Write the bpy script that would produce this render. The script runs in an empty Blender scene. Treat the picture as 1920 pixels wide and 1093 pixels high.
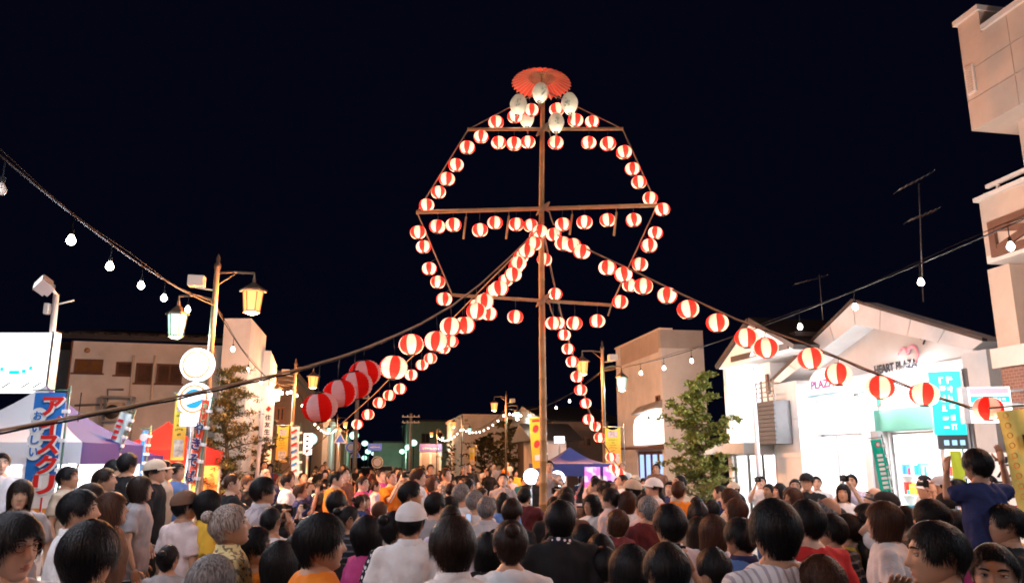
import bpy, math, random
import numpy as np
from mathutils import Vector, Matrix, Euler
R = math.radians
sc = bpy.context.scene
COL = sc.collection
random.seed(7)

# ---------------------------------------------------------------- camera, sky, exposure
F_PX, PITCH, CAM_Z = 1450.0, R(12.3), 1.9
cam_data = bpy.data.cameras.new('camera')
cam_data.sensor_width = 36.0
cam_data.lens = F_PX / 1920.0 * 36.0
cam_data.clip_start, cam_data.clip_end = 0.05, 2000
cam = bpy.data.objects.new('camera', cam_data)
COL.objects.link(cam)
cam.location = (0, 0, CAM_Z)
cam.rotation_euler = (R(90) + PITCH, 0, 0)
sc.camera = cam

world = bpy.data.worlds.new('World')
sc.world = world
world.use_nodes = True
wn = world.node_tree
bg = wn.nodes['Background']
sky = wn.nodes.new('ShaderNodeTexSky')
sky.sky_type = 'NISHITA'
sky.sun_disc = False
sky.sun_elevation = R(-6)
sky.sun_rotation = R(200)
night = wn.nodes.new('ShaderNodeMixRGB')
night.blend_type = 'ADD'
night.inputs['Fac'].default_value = 1.0
night.inputs['Color2'].default_value = (0.007, 0.010, 0.036, 1)
wn.links.new(sky.outputs['Color'], night.inputs['Color1'])
wn.links.new(night.outputs['Color'], bg.inputs['Color'])
bg.inputs['Strength'].default_value = 0.05

moon = bpy.data.lights.new('moonlight', 'SUN')
moon.energy, moon.angle, moon.color = 0.012, R(10), (0.75, 0.82, 1.0)
moon_o = bpy.data.objects.new('moonlight', moon)
moon_o.rotation_euler = (R(35), R(-20), 0)
COL.objects.link(moon_o)

sc.view_settings.view_transform = 'Standard'
sc.view_settings.look = 'None'
sc.view_settings.exposure = 1.6
sc.view_settings.gamma = 1.0
sc.view_settings.use_curve_mapping = False
sc.render.engine = 'CYCLES'
sc.cycles.use_denoising = True
sc.cycles.use_light_tree = True
sc.cycles.max_bounces = 4
sc.cycles.diffuse_bounces = 2
sc.cycles.glossy_bounces = 2
sc.cycles.transmission_bounces = 3
sc.cycles.transparent_max_bounces = 6
sc.cycles.sample_clamp_indirect = 4.0
sc.cycles.caustics_reflective = False
sc.cycles.caustics_refractive = False
sc.cycles.filter_width = 1.8


# ---------------------------------------------------------------- helpers
CP, SP = math.cos(PITCH), math.sin(PITCH)
def P(px, py, Y):
    """world point seen at a photo pixel, at depth Y along the street axis"""
    cx, cy = (px - 960) / F_PX, (546.5 - py) / F_PX
    k = Y / (CP - cy * SP)
    return Vector((cx * k, Y, CAM_Z + (SP + cy * CP) * k))
def m_per_px(Y, py=800):
    return Y / (CP - (546.5 - py) / F_PX * SP) / F_PX

MATS = {}
def mat(name, col=(.5, .5, .5), rough=.7, metal=0., emit=None, es=0., var=0., scale=6., bump=0., trans=0., spec=.4, bscale=None):
    if name in MATS:
        return MATS[name]
    m = bpy.data.materials.new(name)
    m.use_nodes = True
    nt = m.node_tree
    b = nt.nodes['Principled BSDF']
    b.inputs['Base Color'].default_value = (*col, 1)
    b.inputs['Roughness'].default_value = rough
    b.inputs['Metallic'].default_value = metal
    b.inputs['Specular IOR Level'].default_value = spec
    if trans:
        b.inputs['Transmission Weight'].default_value = trans
    if emit:
        b.inputs['Emission Color'].default_value = (*emit, 1)
        b.inputs['Emission Strength'].default_value = es
    if var or bump:
        tc = nt.nodes.new('ShaderNodeTexCoord')
        nz = nt.nodes.new('ShaderNodeTexNoise')
        nz.inputs['Scale'].default_value = scale
        nz.inputs['Detail'].default_value = 6
        nz.inputs['Roughness'].default_value = .65
        nt.links.new(tc.outputs['Object'], nz.inputs['Vector'])
        if var:
            cr = nt.nodes.new('ShaderNodeValToRGB')
            cr.color_ramp.elements[0].position, cr.color_ramp.elements[1].position = .3, .72
            cr.color_ramp.elements[0].color = (*[c * (1 - var) for c in col], 1)
            cr.color_ramp.elements[1].color = (*[min(1, c * (1 + var * .6)) for c in col], 1)
            nt.links.new(nz.outputs['Fac'], cr.inputs['Fac'])
            nt.links.new(cr.outputs['Color'], b.inputs['Base Color'])
        if bump:
            bn = nt.nodes.new('ShaderNodeBump')
            bn.inputs['Strength'].default_value = bump
            bn.inputs['Distance'].default_value = .02
            src = nz
            if bscale:
                src = nt.nodes.new('ShaderNodeTexNoise')
                src.inputs['Scale'].default_value = bscale
                src.inputs['Detail'].default_value = 4
                nt.links.new(tc.outputs['Object'], src.inputs['Vector'])
            nt.links.new(src.outputs['Fac'], bn.inputs['Height'])
            nt.links.new(bn.outputs['Normal'], b.inputs['Normal'])
    MATS[name] = m
    return m

class MB:
    """collects faces; build() links them as one mesh object"""
    def __init__(s):
        s.v, s.f, s.m, s.s = [], [], [], []
    def add(s, verts, faces, mi=0, smooth=False):
        o = len(s.v)
        s.v.extend([tuple(p) for p in verts])
        for f in faces:
            s.f.append(tuple(i + o for i in f)); s.m.append(mi); s.s.append(smooth)
        return s
    def box(s, x0, x1, y0, y1, z0, z1, mi=0, M=None):
        vs = [Vector((x, y, z)) for z in (z0, z1) for y in (y0, y1) for x in (x0, x1)]
        if M is not None:
            vs = [M @ p for p in vs]
        return s.add(vs, [(0, 2, 3, 1), (4, 5, 7, 6), (0, 1, 5, 4), (2, 6, 7, 3), (0, 4, 6, 2), (1, 3, 7, 5)], mi)
    def tube(s, pts, rad, n=8, mi=0, cap=True, flat=1.0, smooth=True):
        pts = [Vector(p) for p in pts]
        if not hasattr(rad, '__len__'):
            rad = [rad] * len(pts)
        rings = []
        ref = None
        for i, p in enumerate(pts):
            t = (pts[min(i + 1, len(pts) - 1)] - pts[max(i - 1, 0)])
            t = t.normalized() if t.length > 1e-9 else Vector((0, 0, 1))
            if ref is None:
                ref = Vector((1, 0, 0)) if abs(t.x) < .9 else Vector((0, 1, 0))
            a = (ref - t * ref.dot(t)).normalized()
            ref = a
            b = t.cross(a)
            rings.append([p + a * (rad[i] * math.cos(q * 2 * math.pi / n)) + b * (rad[i] * flat * math.sin(q * 2 * math.pi / n)) for q in range(n)])
        vs = [p for r in rings for p in r]
        fs = [(i * n + q, i * n + (q + 1) % n, (i + 1) * n + (q + 1) % n, (i + 1) * n + q) for i in range(len(pts) - 1) for q in range(n)]
        if cap:
            fs += [tuple(range(n - 1, -1, -1)), tuple((len(pts) - 1) * n + q for q in range(n))]
        return s.add(vs, fs, mi, smooth)
    def lathe(s, prof, n=24, mi=0, c=(0, 0, 0), smooth=True, mfun=None):
        c = Vector(c)
        vs = [c + Vector((r * math.cos(q * 2 * math.pi / n), r * math.sin(q * 2 * math.pi / n), z)) for r, z in prof for q in range(n)]
        o = len(s.v)
        s.v.extend([tuple(p) for p in vs])
        for i in range(len(prof) - 1):
            for q in range(n):
                s.f.append((o + i * n + q, o + i * n + (q + 1) % n, o + (i + 1) * n + (q + 1) % n, o + (i + 1) * n + q))
                s.m.append(mfun(i, q) if mfun else mi); s.s.append(smooth)
        return s
    def loft(s, rings, mi=0, cap=True, smooth=True):
        n = len(rings[0])
        vs = [p for r in rings for p in r]
        fs = [(i * n + q, i * n + (q + 1) % n, (i + 1) * n + (q + 1) % n, (i + 1) * n + q) for i in range(len(rings) - 1) for q in range(n)]
        if cap:
            fs += [tuple(range(n - 1, -1, -1)), tuple((len(rings) - 1) * n + q for q in range(n))]
        return s.add(vs, fs, mi, smooth)
    def ball(s, c, r, n=10, k=6, mi=0, M=None):
        rx, ry, rz = r if hasattr(r, '__len__') else (r, r, r)
        vs, c = [], Vector(c)
        for i in range(k + 1):
            a = math.pi * i / k
            for q in range(n):
                p = Vector((rx * math.sin(a) * math.cos(q * 2 * math.pi / n), ry * math.sin(a) * math.sin(q * 2 * math.pi / n), rz * math.cos(a)))
                vs.append(c + (M @ p if M is not None else p))
        fs = [(i * n + q, (i + 1) * n + q, (i + 1) * n + (q + 1) % n, i * n + (q + 1) % n) for i in range(k) for q in range(n)]
        return s.add(vs, fs, mi, True)
    def mesh(s, name, mats):
        me = bpy.data.meshes.new(name)
        me.from_pydata(s.v, [], s.f)
        for m in (mats if isinstance(mats, (list, tuple)) else [mats]):
            me.materials.append(m)
        me.polygons.foreach_set('material_index', s.m)
        me.polygons.foreach_set('use_smooth', s.s)
        me.update()
        return me
    def build(s, name, mats, parent=None, loc=(0, 0, 0), rot=(0, 0, 0)):
        return obj(name, s.mesh(name, mats), parent, loc, rot)

def obj(name, data, parent=None, loc=(0, 0, 0), rot=(0, 0, 0)):
    o = bpy.data.objects.new(name, data)
    COL.objects.link(o)
    o.location, o.rotation_euler = loc, rot
    if parent is not None:
        o.parent = parent
    return o
def tag(o, label=None, cat=None, group=None, kind=None):
    if label: o['label'] = label
    if cat: o['category'] = cat
    if group: o['group'] = group
    if kind: o['kind'] = kind
    return o
def empty(name, loc, label=None, cat=None, group=None, rz=0.):
    o = obj(name, None, None, loc, (0, 0, rz))
    o.empty_display_size = .1
    return tag(o, label, cat, group)
def part(root, name, m, x0, x1, y0, y1, z0, z1, parent=None):
    return MB().box(x0, x1, y0, y1, z0, z1).build(name, m, parent or root)
def light(parent, loc, power, col, radius=.05, name='bulb_light'):
    l = bpy.data.lights.new(name, 'POINT')
    l.energy, l.color, l.shadow_soft_size = power, col, radius
    return obj(name, l, parent, loc)
def copy_tree(o, parent=None):
    c = o.copy(); COL.objects.link(c); c.parent = parent
    for ch in list(o.children):
        copy_tree(ch, c)
    return c
TEXTC = {}
def text_mesh(body, bold=0.0, depth=.004, vertical=False):
    key = (body, bold, depth, vertical)
    if key not in TEXTC:
        cu = bpy.data.curves.new('lettering', 'FONT')
        cu.body = '\n'.join(body) if vertical else body
        cu.size, cu.align_x, cu.align_y = 1.0, 'CENTER', 'CENTER'
        cu.space_line = .95 if vertical else 1.0
        cu.offset, cu.extrude = bold, depth
        cu.resolution_u = 3
        t = bpy.data.objects.new('lettering', cu)
        COL.objects.link(t)
        dg = bpy.context.evaluated_depsgraph_get()
        me = bpy.data.meshes.new_from_object(t.evaluated_get(dg))
        bpy.data.objects.remove(t)
        # centre on its own bounds
        co = np.empty(len(me.vertices) * 3, np.float32); me.vertices.foreach_get('co', co); co = co.reshape(-1, 3)
        lo, hi = co.min(0), co.max(0)
        co -= (lo + hi) / 2; co[:, 2] += 0
        me.vertices.foreach_set('co', co.ravel())
        TEXTC[key] = (me, hi - lo)
    return TEXTC[key]
def lettering(root, body, m, cx, cz, w, h, y=-.01, bold=0., vertical=False, name='lettering', shear=0.):
    """text standing in the local x-z plane of root, facing -y, fitted into w x h"""
    me, size = text_mesh(body, bold, .004, vertical)
    me = me.copy(); me.materials.clear(); me.materials.append(m)
    o = obj(name, me, root, (cx, y, cz), (R(90), 0, 0))
    o.scale = (w / max(size[0], 1e-4), h / max(size[1], 1e-4), 1)
    return o
class Face:
    """a vertical facade: origin A, local x runs left to right as seen, local -y looks out"""
    def __init__(s, A, xdir):
        s.A = Vector((A[0], A[1], 0)); s.d = Vector((xdir[0], xdir[1], 0)).normalized()
        s.n = Vector((-s.d.y, s.d.x, 0)); s.rz = math.atan2(s.d.y, s.d.x)
    def uv(s, px, py, off=0.):
        c = Vector((0, 0, CAM_Z)); d = P(px, py, 10) - c
        k = ((s.A + s.n * off) - c).dot(s.n) / d.dot(s.n)
        p = c + d * k
        return (p - s.A).dot(s.d), p.z
    def rect(s, x0, y0, x1, y1, off=0.):
        """pixel rectangle -> local u0,u1,z0,z1 (taken at its middle lines)"""
        ym, xm = (y0 + y1) / 2, (x0 + x1) / 2
        return s.uv(x0, ym, off)[0], s.uv(x1, ym, off)[0], s.uv(xm, y1, off)[1], s.uv(xm, y0, off)[1]
def wall(root, name, m, u0, u1, z0, z1, holes=(), y=0., t=.25):
    """a wall slab with rectangular openings and their reveals"""
    us = sorted(set([u0, u1] + [v for h in holes for v in h[:2]]))
    zs = sorted(set([z0, z1] + [v for h in holes for v in h[2:4]]))
    inh = lambda u, z: any(h[0] < u < h[1] and h[2] < z < h[3] for h in holes)
    mb = MB()
    for a, b in zip(us, us[1:]):
        for c, d in zip(zs, zs[1:]):
            if not inh((a + b) / 2, (c + d) / 2):
                mb.add([(a, y, c), (b, y, c), (b, y, d), (a, y, d)], [(0, 1, 2, 3)])
                mb.add([(a, y + t, c), (b, y + t, c), (b, y + t, d), (a, y + t, d)], [(3, 2, 1, 0)])
    rim = [(u0, u1, z0, z1, -1)] + [(*h[:4], 1) for h in holes]
    for a, b, c, d, sg in rim:
        q = [(a, y, c), (b, y, c), (b, y, d), (a, y, d), (a, y + t, c), (b, y + t, c), (b, y + t, d), (a, y + t, d)]
        mb.add(q, [(0, 4, 5, 1), (1, 5, 6, 2), (2, 6, 7, 3), (3, 7, 4, 0)])
    return mb.build(name, m, root)
def window(root, u0, u1, z0, z1, mf, mg, y=.1, nx=2, fw=.05, nz=1, sill=True):
    mb = MB()
    mb.box(u0 + .002, u0 + fw, y, y + .06, z0 + .002, z1 - .002).box(u1 - fw, u1 - .002, y, y + .06, z0 + .002, z1 - .002)
    mb.box(u0 + fw, u1 - fw, y, y + .06, z0 + .002, z0 + fw).box(u0 + fw, u1 - fw, y, y + .06, z1 - fw, z1 - .002)
    for i in range(1, nx):
        u = u0 + (u1 - u0) * i / nx
        mb.box(u - fw * .5, u + fw * .5, y + .005, y + .055, z0 + fw, z1 - fw)
    for i in range(1, nz):
        z = z0 + (z1 - z0) * i / nz
        mb.box(u0 + fw, u1 - fw, y + .01, y + .05, z - fw * .4, z + fw * .4)
    f = mb.build('window', mf, root)
    if sill:
        mb = MB().box(u0 - .05, u1 + .05, y - .14, y - .001, z0 - .05, z0 - .002)
        mb.build('sill', mf, f)
    for i in range(nx):
        a, b = u0 + (u1 - u0) * i / nx, u0 + (u1 - u0) * (i + 1) / nx
        MB().box(a + fw * .52, b - fw * .52, y + .024, y + .036, z0 + fw, z1 - fw).build('pane', mg, f)
    return f
# ---------------------------------------------------------------- shared materials
WHITE_WALL = mat('white_render', (.70, .69, .68), .8, var=.14, scale=1.3, bump=.1, bscale=60)
WARM_WALL = mat('warm_render', (.74, .72, .71), .85, var=.22, scale=.9, bump=.12, bscale=50)
GREY_WALL = mat('grey_render', (.33, .32, .31), .85, var=.2, scale=1.5, bump=.1, bscale=50)
TAN_PANEL = mat('tan_panel', (.58, .45, .35), .75, var=.12, scale=2., bump=.1, bscale=70)
PALE_TRIM = mat('pale_trim', (.72, .64, .56), .7, var=.08, scale=3)
DARK_TRIM = mat('dark_trim', (.05, .035, .03), .6, var=.2, scale=5)
BROWN_TRIM = mat('brown_trim', (.16, .075, .045), .65, var=.25, scale=6)
ROOF_TILE = mat('roof_tile', (.035, .032, .034), .55, var=.3, scale=9, bump=.2)
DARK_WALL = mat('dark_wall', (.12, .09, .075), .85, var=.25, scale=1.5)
GLASS_DARK = mat('dark_glass', (.03, .028, .03), .08, spec=.7)
GLASS_AMBER = mat('amber_curtain_glass', (.22, .11, .04), .25, var=.3, scale=3)
GLASS_BLUE = mat('blue_glass', (.10, .15, .25), .1, spec=.6, emit=(.35, .55, 1.), es=.5)
METAL_DARK = mat('dark_metal', (.05, .045, .04), .45, .6, var=.2, scale=8)
METAL_BROWN = mat('brown_painted_metal', (.11, .075, .05), .45, .2, var=.2, scale=8)
METAL_GREY = mat('grey_metal', (.42, .42, .43), .4, .7, var=.15, scale=9)
WHITE_PAINT = mat('white_paint', (.8, .8, .8), .5)
BLACK = mat('black_plastic', (.012, .012, .013), .8, spec=.1)
GLOW_WHITE = mat('lit_white_panel', (.8, .8, .8), .5, emit=(.95, .97, 1.), es=.65)
TUBE_LIGHT = mat('fluorescent_tube', (.9, .9, .9), .5, emit=(.93, .97, 1.), es=30.)
GREEN_BOARD = mat('green_board', (.10, .38, .30), .5, var=.06)
TEAL_LIT = mat('lit_teal_panel', (.02, .6, .6), .4, emit=(0., .75, .78), es=.42)
TEAL = mat('teal_print', (.0, .45, .42), .5)
RED = mat('red_print', (.62, .02, .015), .55)
ORANGE = mat('orange_print', (.75, .26, .03), .6)
YELLOW = mat('yellow_cloth', (.75, .58, .04), .8)
BLUE_CLOTH = mat('blue_cloth', (.02, .16, .5), .8, var=.1, scale=4, bump=.2, bscale=9)
WHITE_CLOTH = mat('white_cloth', (.78, .78, .78), .85, bump=.2, bscale=8)
NAVY = mat('navy_print', (.02, .03, .12), .7)
INK = mat('ink_print', (.015, .014, .02), .7)
ORANGE_GLOW = mat('orange_lamp_glass', (.3, .1, .02), .4, emit=(1., .21, .05), es=1.15)
GREEN_GLOW = mat('green_white_lamp_glass', (.15, .3, .22), .4, emit=(.50, 1., .80), es=.62)
BULB_GLOW = mat('bulb_glass', (.9, .85, .8), .3, emit=(1., .86, .68), es=8.)
BULB_OFF = mat('unlit_bulb_glass', (.5, .42, .36), .1, spec=.8)

# ---------------------------------------------------------------- ground
ASPHALT = mat('asphalt', (.055, .053, .052), .9, var=.3, scale=3, bump=.4, bscale=90)
PAVING = mat('paving', (.30, .27, .24), .85, var=.2, scale=2.5, bump=.25, bscale=30)
KERB = mat('kerb_stone', (.36, .34, .32), .8, var=.2, scale=5)
SLOPE = -.1765
U = Vector((SLOPE, 1, 0)).normalized(); V = Vector((-U.y * -1, SLOPE * -1, 0)).normalized()
RZ_STREET = math.atan2(V.y, V.x)
LEFT_POST = lambda Y: -5.1 + SLOPE * (Y - 13)
RIGHT_POST = lambda Y: 2.7 + SLOPE * (Y - 23)
LEFT_KERB = lambda Y: LEFT_POST(Y) + .45
RIGHT_KERB = lambda Y: RIGHT_POST(Y) - .45
g = MB(); g.add([(-400, -60, 0), (400, -60, 0), (400, 900, 0), (-400, 900, 0)], [(0, 1, 2, 3)])
tag(g.build('ground', ASPHALT), kind='structure')
for nm, fn, sg in (('pavement_left', LEFT_KERB, -1), ('pavement_right', RIGHT_KERB, 1)):
    a, b = fn(-20), fn(160)
    w = 26 * sg
    mb = MB()
    q = [(a + .16 * sg, -20, 0), (a + w, -20, 0), (b + w, 160, 0), (b + .16 * sg, 160, 0)]
    q += [(x, y, .13) for x, y, z in q]
    mb.add(q, [(4, 5, 6, 7), (0, 3, 7, 4), (0, 4, 5, 1), (2, 6, 7, 3)])
    pv = tag(mb.build(nm, PAVING), kind='structure')
    n = 90
    for i in range(n):
        y0, y1 = -20 + 180 * i / n, -20 + 180 * (i + 1) / n - .015
        x0, x1 = fn(y0), fn(y1)
        mb = MB()
        q = [(x0, y0, -.01), (x0 + .155 * sg, y0, -.01), (x1 + .155 * sg, y1, -.01), (x1, y1, -.01)]
        q += [(x, y, .135) for x, y, z in q]
        mb.add(q, [(4, 5, 6, 7), (0, 3, 7, 4), (0, 4, 5, 1), (2, 6, 7, 3), (1, 5, 6, 2)])
        mb.build('kerb_stone', KERB, pv)
def ground_z(x, Y):
    return .13 if (x < LEFT_KERB(Y) or x > RIGHT_KERB(Y)) else 0.

# ---------------------------------------------------------------- right-hand shop with the big gable
FR = Face((8.5 + .178 * -26, 40), (.178, -1))
def shop_front():
    uL = FR.uv(1452, 800)[0]
    A = FR.A + FR.d * uL
    S = Face((A.x, A.y), FR.d)
    root = empty('gabled_shop', (A.x, A.y, 0), 'brightly lit white shop with a wide panelled gable and open front', 'shop', rz=S.rz)
    uP, zP = S.uv(1600, 566); uR, zR = S.uv(1846, 640); uE, zE = S.uv(1450, 716)
    ze = (zE + zR) / 2
    uE = 0.
    zL, zRr = zE, zR
    W = .42; D = .6
    iP = zP - W * 1.25
    outer = [(uE, zL), (uP, zP), (uR, zRr)]
    inner = [(uE + W * 1.1, zL - .05), (uP, iP), (uR - W * .75, zRr - .12)]
    # panelled fascia: each panel is a piece of its own
    def strip(o0, o1, i0, i1, n):
        for k in range(n):
            a, b = k / n, (k + 1) / n - .006
            L = lambda p, q, t: (p[0] + (q[0] - p[0]) * t, p[1] + (q[1] - p[1]) * t)
            q = [L(o0, o1, a), L(o0, o1, b), L(i0, i1, b), L(i0, i1, a)]
            mb = MB()
            vs = [(u, 0, z) for u, z in q] + [(u, D, z) for u, z in q]
            mb.add(vs, [(3, 2, 1, 0), (4, 5, 6, 7), (0, 1, 5, 4), (1, 2, 6, 5), (2, 3, 7, 6), (3, 0, 4, 7)])
            mb.build('fascia_panel', WHITE_WALL, root)
    strip(outer[0], outer[1], inner[0], inner[1], 4)
    strip(outer[1], outer[2], inner[1], inner[2], 4)
    # dark roof edge
    mb = MB()
    for p, q in ((outer[0], outer[1]), (outer[1], outer[2])):
        mb.add([(p[0], -.04, p[1] + .003), (q[0], -.04, q[1] + .003), (q[0], .06, q[1] + .003), (p[0], .06, p[1] + .003),
                (p[0], -.04, p[1] + .075), (q[0], -.04, q[1] + .075), (q[0], .06, q[1] + .05), (p[0], .06, p[1] + .05)],
               [(0, 3, 2, 1), (4, 5, 6, 7), (0, 1, 5, 4), (2, 3, 7, 6), (1, 2, 6, 5), (3, 0, 4, 7)])
    mb.build('roof', DARK_TRIM, root)
    part(root, 'back_roof', GREY_WALL, 0, uR, D + .31, 7, zRr - .19, zRr - .05)
    # pillars
    pw = S.uv(1500, 820)[0]
    for k, (a, b, zt) in enumerate(((0, pw, zL - .06), (uR - .62, uR, zRr - .13))):
        h = zt / 4
        for j in range(4):
            MB().box(a + .002 * (k == 0), b, .004, D, j * h, (j + 1) * h - .008).build('pillar_panel', WHITE_WALL, root)
    # recessed gable wall with door openings
    oL = S.rect(1512, 812, 1634, 960, D)
    oR = S.rect(1672, 806, 1790, 960, D)
    doors = [(oL[0], oL[1], 0.0, oL[3]), (oR[0], uR - .7, 0.0, oR[3])]
    zt = inner[0][1] - .06
    wall(root, 'recessed_wall', WHITE_WALL, .1, uR - .1, 0, zt, doors, y=D + .004, t=.2)
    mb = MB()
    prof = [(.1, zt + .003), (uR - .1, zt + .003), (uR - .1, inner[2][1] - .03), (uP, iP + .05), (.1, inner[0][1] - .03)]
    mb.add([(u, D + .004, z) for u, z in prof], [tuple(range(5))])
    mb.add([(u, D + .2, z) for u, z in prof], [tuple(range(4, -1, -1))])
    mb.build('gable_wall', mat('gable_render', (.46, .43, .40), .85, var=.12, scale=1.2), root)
    # side and back of the room
    room_d = 5.5
    mb = MB()
    mb.box(.0, .12, D, 7, 0, zL - .1).box(uR - .12, uR, D, 7, 0, zRr - .2).box(.12, uR - .12, room_d, room_d + .1, 0, 3.2)
    mb.build('room_wall', WHITE_WALL, root)
    part(root, 'room_ceiling', WHITE_PAINT, .12, uR - .12, D + .21, room_d, 3.0, 3.1)
    part(root, 'room_floor', PAVING, .12, uR - .12, D, room_d, .13, .15)
    for i in range(5):
        u = .8 + i * (uR - 1.6) / 4
        part(root, 'ceiling_lamp', TUBE_LIGHT, u - .12, u + .12, D + .8, room_d - .6, 2.93, 2.98)
    # shelves with goods
    rnd = random.Random(3)
    cols = [RED, ORANGE, TEAL, YELLOW, BLUE_CLOTH, WHITE_PAINT]
    for i in range(4):
        u = .9 + i * 1.55
        sh = MB()
        for z in (.5, 1.0, 1.5):
            sh.box(u, u + 1.1, 3.0, 3.4, z, z + .03)
        sh.box(u, u + .03, 3.0, 3.4, .15, 1.75).box(u + 1.07, u + 1.1, 3.0, 3.4, .15, 1.75)
        so = sh.build('display_shelf', WHITE_PAINT, root)
        for z in (.53, 1.03, 1.53):
            x = u + .06
            while x < u + .98:
                w = rnd.uniform(.06, .12); h = rnd.uniform(.1, .32)
                MB().box(x, x + w, 3.05, 3.3, z, z + h).build('goods_box', rnd.choice(cols), so)
                x += w + .03
    # glass sliding doors
    for d in doors:
        w = (d[1] - d[0]) / 2
        for k in range(2):
            a, b = d[0] + w * k + .01, d[0] + w * (k + 1) - .01
            mb = MB().box(a, a + .05, D + .08, D + .12, .15, d[3] - .01).box(b - .05, b, D + .08, D + .12, .15, d[3] - .01)
            mb.box(a + .05, b - .05, D + .08, D + .12, d[3] - .07, d[3] - .01).box(a + .05, b - .05, D + .08, D + .12, .15, .22)
            mb.build('door_frame', METAL_GREY, root)
    # fittings on the front: long signs, green panels, letters, heart, round-topped sign
    r = S.rect(1492, 772, 1620, 812, D)
    part(root, 'long_sign_box', GLOW_WHITE, r[0], r[1], D - .16, D, r[2], r[3])
    r2 = S.rect(1510, 776, 1604, 802, D - .17)
    part(root, 'sign_band', mat('pale_teal_panel', (.3, .75, .7), .5, emit=(.45, .95, .9), es=.8), r2[0], r2[1], D - .175, D - .161, r2[2], r2[3])
    part(root, 'sign_cloud', GLOW_WHITE, r2[0] + .35, r2[1] - .15, D - .182, D - .176, r2[2] + .07, r2[3] - .07)
    r = S.rect(1610, 736, 1650, 762, D)
    part(root, 'green_panel', GREEN_BOARD, r[0], r[1], D - .1, D, r[2], r[3])
    r = S.rect(1644, 764, 1764, 806, D)
    part(root, 'green_panel', GREEN_BOARD, r[0], r[1] , D - .12, D, r[2], r[3])
    r = S.rect(1636, 760, 1648, 812, D)
    part(root, 'white_post', WHITE_PAINT, r[0], r[1], D - .3, D, .13, r[3])
    r = S.rect(1640, 808, 1668, 900, D)
    part(root, 'grey_column', GREY_WALL, r[0], r[1], D - .25, D, .13, r[3])
    r = S.rect(1490, 764, 1628, 768, D)
    part(root, 'red_line', RED, r[0], r[1], D - .03, D, S.uv(1560, 768, D)[1], S.uv(1560, 766, D)[1])
    r = S.rect(1641, 680, 1722, 694, D)
    lettering(root, 'HEART PLAZA', INK, (r[0] + r[1]) / 2, (r[2] + r[3]) / 2, r[1] - r[0], .2, D - .03, .03)
    # heart emblem of two strokes
    hu, hz = S.uv(1706, 672, D)
    hp = lambda t, k=1.: (hu + k * .021 * 16 * math.sin(t) ** 3 * .9, hz + k * .021 * (13 * math.cos(t) - 5 * math.cos(2 * t) - 2 * math.cos(3 * t) - math.cos(4 * t)))
    pts = [hp(-1.6 + i * 3.7 / 30) for i in range(31)]
    mb = MB().tube([(u, D - .03, z) for u, z in pts], [.012 + .028 * math.sin(math.pi * i / 30) for i in range(31)], 6)
    mb.build('heart_emblem', mat('pink_emblem', (.75, .25, .3), .5), root)
    for k, (dx, dz) in enumerate(((.32, .42), (.43, .36), (.5, .24))):
        MB().tube([(hu + dx, D - .03, hz + dz), (hu + dx + .07, D - .03, hz + dz + .09)], .018, 6).build('emblem_stroke', INK, root)
    # round-topped sign
    r = S.rect(1514, 690, 1572, 738, D - .5)
    mb = MB(); cu, w = (r[0] + r[1]) / 2, (r[1] - r[0]) / 2
    pts = [(cu + w, r[2])] + [(cu + w * math.cos(a), r[2] + .12 + (r[3] - r[2] - .12) * math.sin(a)) for a in [math.pi * i / 16 for i in range(17)]] + [(cu - w, r[2])]
    n = len(pts)
    mb.add([(u, D - .5, z) for u, z in pts] + [(u, D - .42, z) for u, z in pts], [tuple(range(n))[::-1], tuple(range(n, 2 * n))] + [(i, (i + 1) % n, n + (i + 1) % n, n + i) for i in range(n)])
    rs = mb.build('round_top_sign', mat('round_sign_face', (.75, .75, .78), .5, emit=(.9, .92, 1.), es=.25), root)
    lettering(root, 'PLAZA', mat('purple_print', (.3, .05, .3), .6), cu, r[2] + .24, w * 1.5, .2, D - .512, .02)
    part(root, 'sign_ledge', mat('blue_ledge', (.2, .45, .6), .5), cu - w - .03, cu + w + .03, D - .54, D - .3, r[2] - .06, r[2] - .004)
    MB().tube([(cu - .3, D - .44, r[2] + .1), (cu - .3, D, r[2] + .1)], .02, 6).tube([(cu + .3, D - .44, r[2] + .1), (cu + .3, D, r[2] + .1)], .02, 6).build('sign_bracket', METAL_GREY, root)
    # row of small spot lamps, each lit
    for px, py in ((1465, 764), (1497, 759), (1533, 754), (1569, 747), (1604, 742), (1690, 690), (1745, 715)):
        u, z = S.uv(px, py, D - .4)
        mb = MB().tube([(u, D, z + .12), (u, D - .25, z + .1), (u, D - .4, z)], .016, 6)
        mb.lathe([(.02, .06), (.05, .05), (.085, -.05), (.07, -.055)], 12, c=(u, D - .4, z))
        s_ = mb.build('spot_lamp', METAL_GREY, root)
        MB().ball((u, D - .4, z - .03), .04, 8, 6).build('spot_bulb', BULB_GLOW, s_)
        light(s_, (u, D - .42, z - .1), 42, (.92, .93, 1.), .05)
    return S, uR, zR
STORE, ST_UR, ST_ZR = shop_front()

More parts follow.
